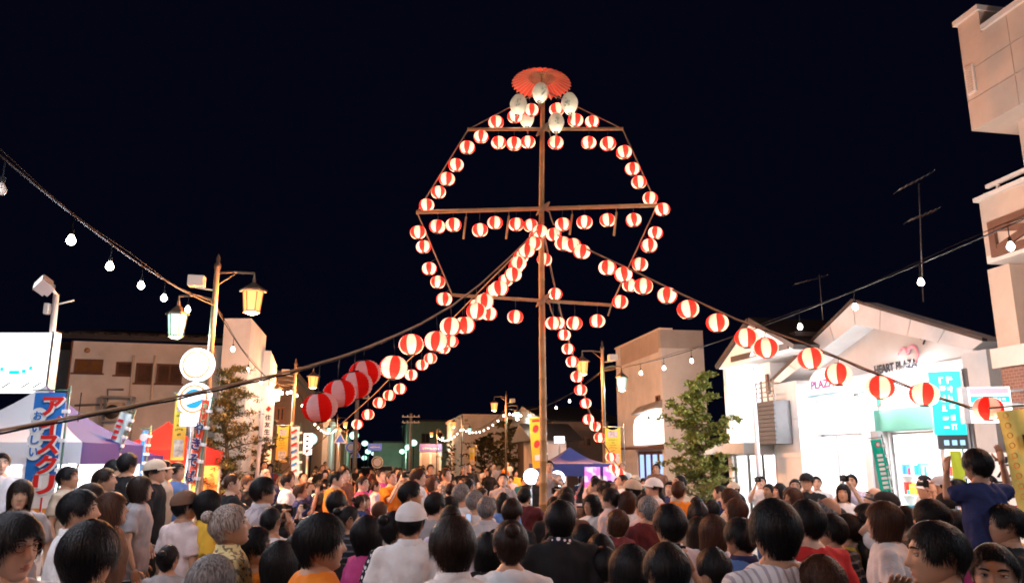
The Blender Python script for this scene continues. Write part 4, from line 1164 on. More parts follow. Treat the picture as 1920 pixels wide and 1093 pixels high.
# two floodlights on stands facing the crowd
for px, py, lb in ((996, 893, 'glaring bluish floodlight on a stand left of the bamboo pole'), (1045, 897, 'glaring bluish floodlight on a stand right of the bamboo pole')):
    q = P(px, py, 14.6)
    root = empty('floodlight', (q.x, 14.6, 0), lb, 'floodlight', 'floodlights by the pole')
    MB().tube([(0, .1, .0), (0, .1, q.z)], .02, 8).tube([(0, .1, .5), (.3, .1, 0)], .012, 6).tube([(0, .1, .5), (-.3, .1, 0)], .012, 6).tube([(0, .1, .5), (0, .4, 0)], .012, 6).build('stand', METAL_DARK, root)
    MB().lathe([(.001, -.12), (.06, -.11), (.14, -.02), (.155, .0), (.15, .005)], 20, c=(0, 0, 0)).build('housing', BLACK, root, (0, 0, q.z), (R(90), 0, 0))
    MB().ball((0, -.005, q.z), (.14, .05, .14), 18, 10).build('lamp_glass', mat('flood_blue_glass', (.8, .9, 1.), .2, emit=(.72, .88, 1.), es=4.), root)
    light(root, (0, -.15, q.z), 45, (.65, .82, 1.), .1)
# utility poles with crossarms, and wires
def utility_pole(px, pytop, Y, label):
    q = P(px, pytop, Y)
    root = empty('utility_pole', (q.x, Y, ground_z(q.x, Y)), label, 'utility pole', 'utility poles')
    h = q.z - root.location.z
    MB().tube([(0, 0, 0), (0, 0, h)], [.16, .11], 10).build('pole', mat('concrete_pole', (.3, .29, .28), .85, var=.2), root)
    for z in (h - .3, h - .8):
        a = MB().box(-.8, .8, -.15, -.08, z - .04, z + .04).build('crossarm', METAL_GREY, root)
        for x in (-.7, -.3, .3, .7):
            MB().lathe([(.03, 0), (.05, .05), (.03, .12), (.001, .13)], 8, c=(x, -.11, z + .04)).build('insulator', WHITE_PAINT, a)
utility_pole(671, 722, 48, 'tall utility pole with crossarms behind the left lantern rope')
utility_pole(771, 775, 70, 'utility pole beside the greenish building')
utility_pole(1410, 690, 21.4, 'slim pale pole in front of the gabled sign pillar') if False else None
q = P(1410, 692, 20.3)
root = empty('slim_pole', (q.x, 20.3, .13), 'slim pale pole in front of the steep gabled shop', 'pole')
MB().tube([(0, 0, 0), (0, 0, q.z - .13)], [.07, .055], 12).build('shaft', mat('pale_pole', (.62, .6, .64), .4), root)
MB().lathe([(.001, .06), (.07, .05), (.075, 0), (.001, 0)], 12, c=(0, 0, q.z - .13)).build('cap', METAL_GREY, root)
MB().lathe([(.18, 0), (.18, .02), (.08, .03), (.075, .12)], 12).build('base_plate', METAL_GREY, root)
# rooftop aerials
def aerial(px, py0, py1, Y, label, bars):
    a, b = P(px + 8, py1, Y), P(px, py0, Y)
    root = empty('tv_aerial', a, label, 'aerial', 'rooftop aerials')
    MB().tube([(0, 0, 0), b - a], .018, 6).build('mast', METAL_GREY, root)
    for x0, y0, x1, y1 in bars:
        p, q = P(x0, y0, Y) - a, P(x1, y1, Y) - a
        m_ = MB().tube([p, q], .012, 6)
        n = 7
        for k in range(n):
            c = p.lerp(q, k / (n - 1)); m_.tube([c - Vector((.02, .28, 0)), c + Vector((.02, .28, 0))], .005, 5)
        m_.build('boom', METAL_GREY, root)
    return root
aerial(1723, 345, 566, 20, 'tv aerial on a tall mast above the shop roof', [(1683, 358, 1745, 325), (1702, 415, 1755, 394)])
aerial(1536, 515, 610, 30, 'faint tv aerial behind the gables', [(1490, 533, 1548, 518)])
# far car with tail lights
def car(px, Y, label, colr):
    q = P(px, 880, Y)
    root = empty('parked_car', (q.x, Y, 0), label, 'car', rz=R(10))
    prof = [(-.2, .35), (-.2, .75), (.0, .95), (.6, 1.0), (1.0, 1.42), (2.4, 1.45), (3.1, 1.0), (3.9, .9), (4.0, .45), (3.9, .3), (-.1, .3)]
    mb = MB(); n = len(prof)
    for s in (-1, 1):
        pass
    vs = [(-.8 + .12 * (z > 1.05), y, z) for y, z in prof] + [(.8 - .12 * (z > 1.05), y, z) for y, z in prof]
    mb.add(vs, [tuple(range(n)), tuple(range(2 * n - 1, n - 1, -1))] + [((i + 1) % n, i, n + i, n + (i + 1) % n) for i in range(n)])
    mb.build('body', mat('car_' + colr, (.05, .05, .06) if colr == 'dark' else (.5, .5, .5), .25, .3), root)
    MB().add([(-.62, .62, 1.04), (.62, .62, 1.04), (.58, .93, 1.38), (-.58, .93, 1.38)], [(0, 1, 2, 3)]).build('rear_window', GLASS_DARK, root, (0, -.01, .01))
    for s in (-1, 1):
        MB().box(s * .68 - .1, s * .68 + .1, -.215, -.19, .66, .82).build('tail_light', mat('tail_light', (.6, .02, .01), .3, emit=(1., .08, .02), es=8.), root)
        for y in (.6, 3.2):
            w_ = MB().lathe([(.001, -.1), (.3, -.1), (.32, -.08), (.32, .08), (.3, .1), (.001, .1)], 20).build('wheel', BLACK, root, (s * .74, y, .32), (0, R(90), 0))
            MB().lathe([(.001, -.004), (.18, 0), (.18, .004)], 16).build('rim', METAL_GREY, w_, (0, 0, .104 * s))
car(697, 52, 'dark car with glowing tail lights far down the street', 'dark')
car(722, 68, 'pale car far down the street beyond the dark car', 'pale')

# ---------------------------------------------------------------- bamboo lantern pole
PY = 12.0
BAMBOO = mat('bamboo', (.33, .19, .075), .55, var=.25, scale=5, bump=.1)
CORD = mat('straw_cord', (.27, .18, .11), .9, var=.2, scale=30)
base = P(1016, 1030, PY)
root = empty('lantern_pole', (base.x, PY, 0), 'tall bamboo pole with three crossbars rising above the crowd', 'pole')
O = root.location.copy()
L = lambda px, py, dy=0.: P(px, py, PY + dy) - O
top = L(1017, 150)
n = 26
pts, rad = [], []
b0 = L(1015, 900); b0.z = 0.0
for i in range(n + 1):
    t = i / n
    p = Vector((0, 0, 0)).lerp(top, t); p.x += .015 * math.sin(t * 7)
    for dz, k in ((-.012, 1.), (0, 1.14), (.012, 1.)):
        pts.append(p + Vector((0, 0, dz + (.012 if i == 0 else 0)))); rad.append((.062 - .028 * t) * k)
MB().tube(pts, rad, 10).build('pole', BAMBOO, root)
for (x0, y0, x1, y1, r) in ((878, 243, 1167, 242, .035), (782, 398, 1238, 385, .04), (848, 553, 1146, 572, .03)):
    p, q = L(x0, y0, -.07), L(x1, y1, -.07)
    m_ = MB(); pp, rr = [], []
    for i in range(13):
        c = p.lerp(q, i / 12)
        for dx, k in ((-.012, .85), (0, 1.), (.012, .85)):
            pp.append(c + Vector((dx, 0, 0))); rr.append(r * k)
    cb = m_.tube(pp, rr, 8).build('crossbar', BAMBOO, root)
    c = L(1018, y0 + (y1 - y0) * .5, -.04)
    lash = MB()
    for k in range(6):
        s = (k - 2.5) * .022
        lash.tube([c + Vector((.085 * math.cos(a + .5) + s * .4, .11 * math.sin(a), s + .045 * math.cos(a * 1))) for a in [j * math.pi / 6 for j in range(13)]], .009, 5)
    lash.tube([c, c + Vector((.1, -.08, -.08)), c + Vector((.13, -.08, -.2)), c + Vector((.17, -.08, -.3))], .012, 6)
    lash.build('lashing', CORD, root)
def polycord(ptsA, r=.011, dy=-.03):
    return MB().tube([L(x, y, dy) for x, y in ptsA], r, 6)
CORD_L = [(1012, 172), (878, 243), (782, 398), (848, 553)]
CORD_R = [(1024, 172), (1167, 242), (1232, 385), (1146, 572), (1140, 592)]
polycord(CORD_L).build('outline_cord', CORD, root)
polycord(CORD_R).build('outline_cord', CORD, root)
for px, y0, y1 in ((872, 407, 448), (952, 405, 448), (1071, 402, 440), (1154, 398, 442)):
    p, q = L(px + 2, y0, -.12), L(px - 3, y1, -.12)
    MB().tube([p, q], .016, 6).tube([p, p + Vector((0, .05, .08))], .005, 5).build('bamboo_slip', BAMBOO, root)
# parasol at the very top, tilted so that its inside shows
pr = empty('paper_parasol', P(1016, 139, PY), 'open red paper parasol crowning the bamboo pole', 'parasol')
pr.rotation_euler = (R(-4), R(3), 0)
RP = .50
ns = 32
mb = MB(); vs = []
for k in range(ns * 2):
    a = k * math.pi / ns; rr = RP * (1 if k % 2 == 0 else .955); z = -.205 - (.0 if k % 2 == 0 else -.03)
    vs.append((rr * math.cos(a), rr * math.sin(a), z))
mid = [(v[0] * .5, v[1] * .5, -.085) for v in vs]
N = len(vs)
ringc = [(v[0] * .06, v[1] * .06, 0) for v in vs]
allv = vs + mid + ringc
fs = [(i, (i + 1) % N, N + (i + 1) % N, N + i) for i in range(N)] + [(N + i, N + (i + 1) % N, 2 * N + (i + 1) % N, 2 * N + i) for i in range(N)]
mb.add(allv, fs)
PAPER_RED = bpy.data.materials.new('red_oiled_paper'); PAPER_RED.use_nodes = True
nt = PAPER_RED.node_tree; nt.nodes.remove(nt.nodes['Principled BSDF'])
d = nt.nodes.new('ShaderNodeBsdfDiffuse'); t_ = nt.nodes.new('ShaderNodeBsdfTranslucent'); mx = nt.nodes.new('ShaderNodeMixShader')
for x in (d, t_): x.inputs['Color'].default_value = (.80, .11, .07, 1)
mx.inputs['Fac'].default_value = .15
nt.links.new(d.outputs[0], mx.inputs[1]); nt.links.new(t_.outputs[0], mx.inputs[2]); nt.links.new(mx.outputs[0], nt.nodes['Material Output'].inputs['Surface'])
mb.build('canopy', PAPER_RED, pr)
for k in range(ns):
    a = k * 2 * math.pi / ns
    MB().tube([(.03 * math.cos(a), .03 * math.sin(a), -.006), (RP * .5 * math.cos(a), RP * .5 * math.sin(a), -.092), (RP * math.cos(a), RP * math.sin(a), -.214)], .0065, 4).build('rib', mat('rib_bamboo', (.6, .3, .16), .6), pr)
st = MB()
for k in range(ns):
    a = k * 2 * math.pi / ns
    st.tube([(.02 * math.cos(a), .02 * math.sin(a), -.22), (RP * .45 * math.cos(a), RP * .45 * math.sin(a), -.085)], .003, 4)
st.build('stretchers', CORD, pr)
MB().tube([(0, 0, -.55), (0, 0, .03)], .012, 8).lathe([(.001, .04), (.03, .03), (.035, -.01), (.02, -.03)], 12).build('shaft', BAMBOO, pr)

# ---------------------------------------------------------------- paper lanterns
def paper(name, col, glow, tr=.65, dif=.35, rib=True):
    m = bpy.data.materials.new(name); m.use_nodes = True
    nt = m.node_tree; nt.nodes.remove(nt.nodes['Principled BSDF'])
    d = nt.nodes.new('ShaderNodeBsdfDiffuse'); t_ = nt.nodes.new('ShaderNodeBsdfTranslucent'); mx = nt.nodes.new('ShaderNodeMixShader')
    mx.inputs['Fac'].default_value = tr
    d.inputs['Color'].default_value = (*col, 1); t_.inputs['Color'].default_value = (*glow, 1)
    nt.links.new(d.outputs[0], mx.inputs[1]); nt.links.new(t_.outputs[0], mx.inputs[2]); nt.links.new(mx.outputs[0], nt.nodes['Material Output'].inputs['Surface'])
    MATS[name] = m
    return m
L_RED = paper('red_lantern_paper', (.62, .02, .015), (.92, .026, .02))
L_WHITE = paper('white_lantern_paper', (.84, .80, .82), (.82, .44, .34))
L_PLAIN = paper('plain_lantern_paper', (.62, .62, .56), (.42, .40, .33), .5)
def lantern_body(rw, rh, nrib=11, sectors=8, seg=4):
    mb = MB(); prof = []
    m_ = nrib * 3
    for i in range(m_ + 1):
        t = i / m_
        a = R(16) + (math.pi - R(32)) * t
        r = rw * math.sin(a) ** .85
        r -= .0045 * (rw / .125) * (1 if i % 3 == 0 else 0)
        prof.append((r, rh * math.cos(a) / math.cos(R(16))))
    mb.lathe(prof, sectors * seg, mfun=lambda i, q: (q // seg) % 2)
    return mb
def egg_body():
    mb = MB(); prof = []
    for i in range(31):
        t = i / 30; z = .17 - .34 * t
        r = .138 * math.sin(R(20) + R(140) * t) ** .7 * (1 - .28 * max(0, t - .45))
        prof.append((r - .003 * (i % 3 == 0), z))
    mb.lathe(prof, 28)
    return mb
LRW, LRH = .124, .098
ME_BODY = lantern_body(LRW, LRH).mesh('paper_shade', [L_RED, L_WHITE])
ME_TOP = MB().lathe([(.001, .004), (.036, .004), (.04, .0), (.04, -.018), (.034, -.018)], 16).mesh('top_ring', BLACK)
ME_BOT = MB().lathe([(.034, .018), (.04, .018), (.04, 0), (.036, -.004)], 16).mesh('bottom_ring', BLACK)
ME_WIRE = MB().tube([(0, 0, 0), (0, 0, 1)], .0035, 5).mesh('hanging_wire', METAL_DARK)
ME_EGG = egg_body().mesh('paper_shade', [L_PLAIN])
ME_TAIL = MB().tube([(0, 0, 0), (.004, 0, -.06), (0, .004, -.12)], [.012, .02, .012], 8).mesh('tassel', mat('tassel_brown', (.2, .1, .07), .9))
FLOWER = mat('faded_flower_print', (.30, .36, .30), .8)
LIGHT_L = bpy.data.lights.new('lantern_bulb', 'POINT'); LIGHT_L.energy, LIGHT_L.color, LIGHT_L.shadow_soft_size = 1.2, (1., .77, .56), .022
LIGHT_E = bpy.data.lights.new('lantern_bulb', 'POINT'); LIGHT_E.energy, LIGHT_E.color, LIGHT_E.shadow_soft_size = .7, (1., .86, .66), .022
lrnd = random.Random(11)
def lantern(px, py, Y, hang, label, group, w=None, lit=True, kind='striped', tilt=(0, 0)):
    c = P(px, py, Y)
    root = empty('paper_lantern', c, label, 'lantern', group)
    s = 1.0
    if kind == 'striped':
        obj('paper_shade', ME_BODY, root, (0, 0, 0), (0, 0, lrnd.uniform(0, 6.28) if lit else R(22.5) + lrnd.uniform(-.25, .25)))
        zt, zb = LRH + .004, -LRH - .004
    else:
        e = obj('paper_shade', ME_EGG, root, (0, 0, 0), (0, 0, lrnd.uniform(0, 6.28)))
        zt, zb = .172, -.172
        t_ = obj('tassel', ME_TAIL, root, (0, 0, zb - .005))
        fm = MB(); a0 = lrnd.uniform(-2.2, -.9)
        for k in range(7):
            a = a0 + lrnd.uniform(-.3, .3); z = lrnd.uniform(-.08, .06); r = .1375
            fm.ball((r * math.cos(a), r * math.sin(a), z), (.012, .012, .02), 6, 4)
        fm.build('flower_print', FLOWER, root)
    obj('top_ring', ME_TOP, root, (0, 0, zt)); obj('bottom_ring', ME_BOT, root, (0, 0, zb))
    if lit:
        obj('lantern_bulb', LIGHT_L if kind == 'striped' else LIGHT_E, root, (0, 0, zb * (.52 if kind == 'striped' else .66)))
    sc_ = lrnd.uniform(.95, 1.05) * (w or 1.)
    tl = (tilt[0] + lrnd.uniform(-.09, .09), tilt[1] + lrnd.uniform(-.12, .12))
    root.scale = (sc_,) * 3
    root.rotation_euler = (tl[0], tl[1], 0)
    bpy.context.view_layer.update() if False else None
    # hanging wire from the lantern top to its rope, given in world space
    Mw = Matrix.Translation(c) @ Euler(root.rotation_euler).to_matrix().to_4x4() @ Matrix.Scale(sc_, 4)
    hl = Mw.inverted() @ hang
    v = hl - Vector((0, 0, zt))
    wr = obj('hanging_wire', ME_WIRE, root, (0, 0, zt))
    wr.rotation_euler = v.to_track_quat('Z', 'Y').to_euler(); wr.scale = (1, 1, max(v.length, .01))
    return root
def near_on(poly, px, py):
    best = None
    for (x0, y0), (x1, y1) in zip(poly, poly[1:]):
        dx, dy = x1 - x0, y1 - y0
        t = max(0, min(1, ((px - x0) * dx + (py - 14 - y0) * dy) / (dx * dx + dy * dy)))
        q = (x0 + dx * t, y0 + dy * t); d = math.hypot(px - q[0], py - 14 - q[1])
        if best is None or d < best[0]: best = (d, q)
    return best[1]
ORD = 'first second third fourth fifth sixth seventh eighth ninth tenth eleventh twelfth thirteenth fourteenth fifteenth sixteenth seventeenth eighteenth nineteenth twentieth'.split()
ST = 'lit striped lantern, '
SETS = [
    ('down the roof cord on the stall side', 'cord', CORD_L[:2], [(996, 207), (965, 219), (930, 230)]),
    ('down the roof cord on the shop side', 'cord', CORD_R[:2], [(1044, 206), (1079, 226), (1110, 229)]),
    ('down the upper slanting cord on the stall side', 'cord', CORD_L[1:3], [(902, 257), (876, 277), (855, 310), (838, 336), (822, 361), (800, 385)]),
    ('down the upper slanting cord on the shop side', 'cord', CORD_R[1:3], [(1170, 286), (1186, 317), (1198, 342), (1219, 372), (1242, 393)]),
    ('from the pole under the top crossbar, stall side', 'bar', ((878, 243), (1167, 242)), [(990, 267), (964, 270), (935, 268)]),
    ('from the pole under the top crossbar, shop side', 'bar', ((878, 243), (1167, 242)), [(1042, 268), (1104, 268), (1140, 270)]),
    ('from the pole under the middle crossbar, stall side', 'bar', ((782, 398), (1238, 385)), [(995, 423), (968, 421), (928, 418), (900, 432), (850, 422), (820, 425)]),
    ('from the pole under the middle crossbar, shop side', 'bar', ((782, 398), (1238, 385)), [(1055, 421), (1096, 417), (1139, 413), (1188, 413)]),
    ('down the lower slanting cord on the stall side', 'cord', CORD_L[2:4], [(784, 436), (794, 463), (805, 504), (821, 529), (833, 561)]),
    ('down the lower slanting cord on the shop side', 'cord', CORD_R[2:4], [(1229, 437), (1217, 461), (1200, 496), (1181, 535), (1163, 566)]),
    ('from the pole under the bottom crossbar, stall side', 'bar', ((848, 553), (1146, 572)), [(966, 594), (917, 588)]),
    ('from the pole under the bottom crossbar, shop side', 'bar', ((848, 553), (1146, 572)), [(1037, 606), (1077, 606), (1120, 602)]),
]
for where, typ, poly, pts in SETS:
    for i, (px, py) in enumerate(pts):
        lb = ST + ORD[i] + ' ' + where
        if typ == 'cord':
            q = near_on(poly, px, py)
            lantern(px, py, PY - .05, P(q[0], q[1], PY - .03), lb, 'lanterns on the bamboo pole frame')
        else:
            (x0, y0), (x1, y1) = poly
            y = y0 + (y1 - y0) * (px - x0) / (x1 - x0)
            lantern(px, py, PY - .07, P(px, y, PY - .07), lb, 'lanterns on the bamboo pole frame')
for px, py, dy, k, lb in ((1013, 175, -.35, 0, 'plain white lantern hanging straight under the parasol'), (972, 198, -.25, 1, 'plain white lantern on the outer stall side under the parasol'), (1068, 195, -.25, 1, 'plain white lantern on the outer shop side under the parasol'), (987, 222, .15, 1, 'lower inner plain white lantern on the stall side of the pole'), (1043, 231, -.15, 1, 'lower inner plain white lantern on the shop side of the pole')):
    q = near_on(CORD_L[:2] if px < 1016 else CORD_R[:2], px, py - 20)
    lantern(px, py, PY + dy, P(q[0], q[1], PY - .03) if k else P(1016, 148, PY - .3), lb, 'plain white lanterns at the pole top', kind='egg')

# four ropes from the pole with lanterns strung below
def rope_at(ctrl, px):
    """ctrl: (px, py, Y), ordered along the rope; linear in 1/Y"""
    for (x0, y0, Y0), (x1, y1, Y1) in zip(ctrl, ctrl[1:]):
        if min(x0, x1) <= px <= max(x0, x1):
            t = (px - x0) / (x1 - x0)
            return y0 + (y1 - y0) * t, 1 / (1 / Y0 + (1 / Y1 - 1 / Y0) * t)
    e = ctrl[0] if abs(px - ctrl[0][0]) < abs(px - ctrl[-1][0]) else ctrl[-1]
    return e[1], e[2]
def rope(name, ctrl, r, label, group='lantern ropes'):
    p0 = P(*ctrl[0])
    root = empty('lantern_rope', p0, label, 'rope', group)
    pts = []
    for (x0, y0, Y0), (x1, y1, Y1) in zip(ctrl, ctrl[1:]):
        for k in range(12):
            t = k / 12
            pts.append(P(x0 + (x1 - x0) * t, y0 + (y1 - y0) * t, 1 / (1 / Y0 + (1 / Y1 - 1 / Y0) * t)) - p0)
    pts.append(P(*ctrl[-1]) - p0)
    MB().tube(pts, r, 8).build('rope', CORD, root)
    MB().tube([p + Vector((0, .012 * math.sin(i * .9), -r - .006)) for i, p in enumerate(pts)], .006, 5).build('lamp_cable', BLACK, root)
RA = [(1014, 424, 11.9), (960, 478, 10.9), (900, 533, 9.8), (850, 571, 8.9), (790, 606, 7.8), (740, 629, 6.9), (690, 650, 6.2), (640, 668, 5.75), (560, 692, 5.2), (480, 711, 4.9), (330, 744, 4.5), (160, 777, 4.15), (-40, 814, 3.85)]
RB = [(1012, 430, 12.1), (960, 485, 12.6), (900, 545, 13.2), (840, 606, 14.0), (760, 681, 15.1), (700, 741, 16.1), (643, 792, 17.0), (526, 886, 19.6)]
RC = [(1024, 430, 11.9), (1090, 462, 11.0), (1180, 504, 10.0), (1280, 552, 9.0), (1380, 598, 8.2), (1500, 640, 7.6), (1620, 690, 7.2), (1740, 738, 6.9), (1860, 775, 6.7), (1960, 815, 6.5)]
RD = [(1020, 440, 12.1), (1034, 510, 12.5), (1052, 590, 13.2), (1070, 652, 14.0), (1088, 712, 14.8), (1104, 770, 15.6), (1124, 818, 16.4), (1152, 862, 17.3), (1176, 905, 18.4)]
rope('a', RA, .0085, 'thick straw rope sweeping from pole to lower left foreground')
rope('b', RB, .010, 'straw rope dropping from pole towards the far left crowd')
rope('c', RC, .009, 'rope running from pole across the gabled shops')
rope('d', RD, .014, 'thin rope dropping from pole beside the lamp post and tent')
LA = [(1013, 434), (1000, 457), (987, 470), (972, 494), (962, 515), (936, 541), (908, 566), (893, 584), (872, 610), (845, 612), (818, 640), (771, 646), (738, 689)]
LAo = [(684, 700), (667, 722), (637, 738), (600, 763)]
LB_ = [(1006, 444), (994, 462), (977, 482), (968, 500), (948, 526), (926, 545), (912, 560), (893, 572), (868, 605), (846, 640), (832, 653), (807, 672), (791, 684), (771, 703), (750, 729), (730, 741), (711, 755), (690, 777), (670, 795)]
LC = [(1038, 440), (1056, 457), (1074, 460), (1091, 472), (1139, 502), (1169, 515), (1206, 537), (1251, 554), (1290, 580), (1345, 605), (1400, 634), (1436, 652), (1521, 672), (1572, 702), (1650, 726), (1733, 739), (1853, 766)]
LD = [(1021, 487), (1041, 551), (1047, 606), (1058, 628), (1065, 654), (1073, 678), (1082, 706), (1089, 731), (1098, 756), (1103, 786), (1116, 799), (1124, 820), (1145, 856), (1150, 878), (1161, 886)]
for pts, ctrl, w0, lb, gr in ((LA, RA, 1., 'on the thick foreground rope', 'lanterns on the left foreground rope'), (LB_, RB, 1., 'on the far rope towards the road signs', 'lanterns on the far left rope'),
                              (LC, RC, 1., 'on the rope crossing the gabled shops', 'lanterns on the right rope'), (LD, RD, .95, 'on the thin rope to the blue tent', 'lanterns on the thin back rope')):
    for i, (px, py) in enumerate(pts):
        y, Y = rope_at(ctrl, px)
        lantern(px, py, Y, P(px, min(y, py - 10), Y), ST + ORD[i] + ' from the pole ' + lb, gr, w=w0 * 1.0)
for i, (px, py) in enumerate(LAo):
    y, Y = rope_at(RA, px)
    lantern(px, py, Y, P(px, y, Y), 'unlit striped lantern, %s past the lit ones on the thick rope' % ORD[i], 'unlit lanterns on the left foreground rope', lit=False, w=1.03, tilt=(.15, -.1))
# ---------------------------------------------------------------- trees
def leaf_mat(name, c=(.06, .06, .02)):
    m = mat(name, c, .6, var=.35, scale=2.5)
    m.node_tree.nodes['Principled BSDF'].inputs['Subsurface Weight'].default_value = 0
    return m
def tree(name, label, px, Y, pytop, halfw, h_clear, nbr, leaves, lsize, m, seed, droop=.0, flat=.5):
    rnd = random.Random(seed)
    q = P(px, pytop, Y); gz = ground_z(q.x, Y)
    root = empty(name, (q.x, Y, gz), label, 'tree', 'street trees')
    H = q.z - gz
    BARK = mat('bark', (.10, .07, .05), .9, var=.3, scale=12, bump=.3)
    tp = [Vector((.05 * math.sin(i * 1.3 + seed), .05 * math.cos(i * 1.7), H * .97 * i / 8)) for i in range(9)]
    MB().tube(tp, [.075 * (1 - .88 * i / 8) * (H / 4) + .004 for i in range(9)], 8).build('trunk', BARK, root)
    limbs = MB(); cl = MB(); tips = []
    for k in range(nbr):
        t = h_clear + (1 - h_clear) * (k + .3) / nbr
        b0 = Vector((0, 0, H * t)); a = k * 2.4 + rnd.uniform(-.4, .4)
        ln = halfw * (1.05 - .8 * ((t - h_clear) / (1 - h_clear)) ** 1.3) * rnd.uniform(.45, 1.3)
        if t < h_clear + .12: ln *= .8
        pts = [b0]
        d = Vector((math.cos(a), math.sin(a), .42))
        for j in range(5):
            d = (d + Vector((rnd.uniform(-.2, .2), rnd.uniform(-.2, .2), rnd.uniform(-.12, .1) - droop))).normalized()
            pts.append(pts[-1] + d * ln / 5)
        limbs.tube(pts, [.022 * (1 - .17 * j) * (H / 4) for j in range(6)], 5)
        for j in range(1, 6):
            for s in range(3):
                tw = pts[j] + Vector((rnd.gauss(0, .17), rnd.gauss(0, .17), rnd.gauss(0, .07))) * ln
                limbs.tube([pts[j], tw], [.006, .002], 4)
                tips.append((pts[j], tw))
    limbs.build('limbs', BARK, root)
    vs, fs = [], []
    for i in range(leaves):
        a, b = rnd.choice(tips)
        c = a.lerp(b, rnd.uniform(.2, 1.25)) + Vector((rnd.gauss(0, .05), rnd.gauss(0, .05), rnd.gauss(0, .03)))
        ax = Vector((rnd.gauss(0, 1), rnd.gauss(0, 1), rnd.gauss(0, .5) - droop * 3)).normalized()
        sd = ax.cross(Vector((rnd.gauss(0, .4), rnd.gauss(0, .4), 1))).normalized()
        s = lsize * rnd.uniform(.6, 1.25); o = len(vs)
        vs += [c - ax * s, c + sd * s * flat, c + ax * s, c - sd * s * flat]
        fs.append((o, o + 1, o + 2, o + 3))
    cl.add(vs, fs)
    cl.build('crown', m, root)
    return root
tree('street_tree', 'young leafy green tree beside the lit gabled shop', 1306, 19.5, 712, 1.15, .2, 32, 12000, .064, leaf_mat('yellow_green_leaf', (.17, .185, .035)), 4)
tree('street_tree', 'thin feathery tree beside the tall fin wall', 434, 16.5, 690, 1.0, .18, 38, 10000, .055, leaf_mat('olive_leaf', (.095, .088, .028)), 9, droop=.05, flat=.28)
tree('street_tree', 'bushy tree beside the second lamp post banner', 500, 23, 770, .8, .25, 16, 1800, .07, leaf_mat('olive_leaf'), 12)
tree('street_tree', 'round dark street tree before the pale distant building', 955, 46, 790, 2.0, .25, 24, 4200, .1, leaf_mat('dull_leaf', (.075, .07, .022)), 15)
tree('street_tree', 'wide dim tree left of the round dark street tree', 908, 54, 818, 2.0, .2, 22, 3200, .1, leaf_mat('dull_leaf'), 22)
tree('street_tree', 'small roadside tree beside the kiosk', 846, 78, 828, 1.8, .2, 16, 1800, .1, leaf_mat('dull_leaf'), 31)
# ---------------------------------------------------------------- people: body, clothing and hair builders
TMP = bpy.data.scenes.new('tmp')
def remesh(mb, voxel, smooth=4, wr=0., seed=0):
    me = mb.mesh('tmp', [])
    o = bpy.data.objects.new('tmp', me); TMP.collection.objects.link(o)
    r = o.modifiers.new('r', 'REMESH'); r.mode = 'VOXEL'; r.voxel_size = voxel
    s = o.modifiers.new('s', 'SMOOTH'); s.iterations = smooth; s.factor = .5
    vl = TMP.view_layers[0]; vl.update()
    ev = o.evaluated_get(vl.depsgraph)
    m2 = bpy.data.meshes.new_from_object(ev)
    n = len(m2.vertices)
    co = np.empty(n * 3, np.float32); m2.vertices.foreach_get('co', co); co = co.reshape(-1, 3)
    if wr:
        no = np.empty(n * 3, np.float32); m2.vertices.foreach_get('normal', no); no = no.reshape(-1, 3)
        x, y, z = co[:, 0], co[:, 1], co[:, 2]
        d = np.sin(z * 31 + 9 * np.sin(x * 9 + seed) + y * 17) * .5 + np.sin(x * 38 + z * 19 + 5 * np.sin(y * 21 + seed)) * .35 + np.sin(z * 60 + x * 25 + seed * 2) * .2
        co = co + no * (wr * d)[:, None]
    nl = len(m2.loops); li = np.empty(nl, np.int32); m2.loops.foreach_get('vertex_index', li)
    ls = np.empty(len(m2.polygons), np.int32); m2.polygons.foreach_get('loop_start', ls)
    lt = np.empty(len(m2.polygons), np.int32); m2.polygons.foreach_get('loop_total', lt)
    fs = [tuple(li[a:a + b].tolist()) for a, b in zip(ls, lt)]
    bpy.data.objects.remove(o); bpy.data.meshes.remove(m2); bpy.data.meshes.remove(me)
    return co, fs
def ering(z, a, b, yc=0., n=20, p=2.3):
    out = []
    for k in range(n):
        t = 2 * math.pi * k / n; c, s = math.cos(t), math.sin(t)
        out.append((a * math.copysign(abs(c) ** (2 / p), c), yc + b * math.copysign(abs(s) ** (2 / p), s), z))
    return out
POSES = {   # elbow and wrist for the two arms (x outward for side s)
    'down': [((.245, -.03, 1.11), (.25, .05, .87))] * 2,
    'clasp': [((.24, -.03, 1.12), (.05, .17, .99))] * 2,
    'cross': [((.25, .07, 1.12), (-.07, .19, 1.17))] * 2,
    'camera': [((.21, .19, 1.22), (.055, .26, 1.55))] * 2,
    'chin': [((.19, .20, 1.14), (.03, .165, 1.40)), ((.245, -.03, 1.11), (.25, .05, .87))],
    'neck': [((.30, .17, 1.50), (.10, .02, 1.56)), ((.245, -.03, 1.11), (.25, .05, .87))],
    'raise': [((.27, .07, 1.50), (.26, .12, 1.74))] * 2,
    'reach': [((.22, .24, 1.24), (.06, .45, 1.36))] * 2,
    'phone': [((.21, .21, 1.20), (.09, .30, 1.47)), ((.245, -.03, 1.11), (.25, .05, .87))],
    'sit': [((.30, .05, 1.37), (.31, .10, 1.63)), ((.27, .10, 1.33), (.19, .16, 1.55))],
}
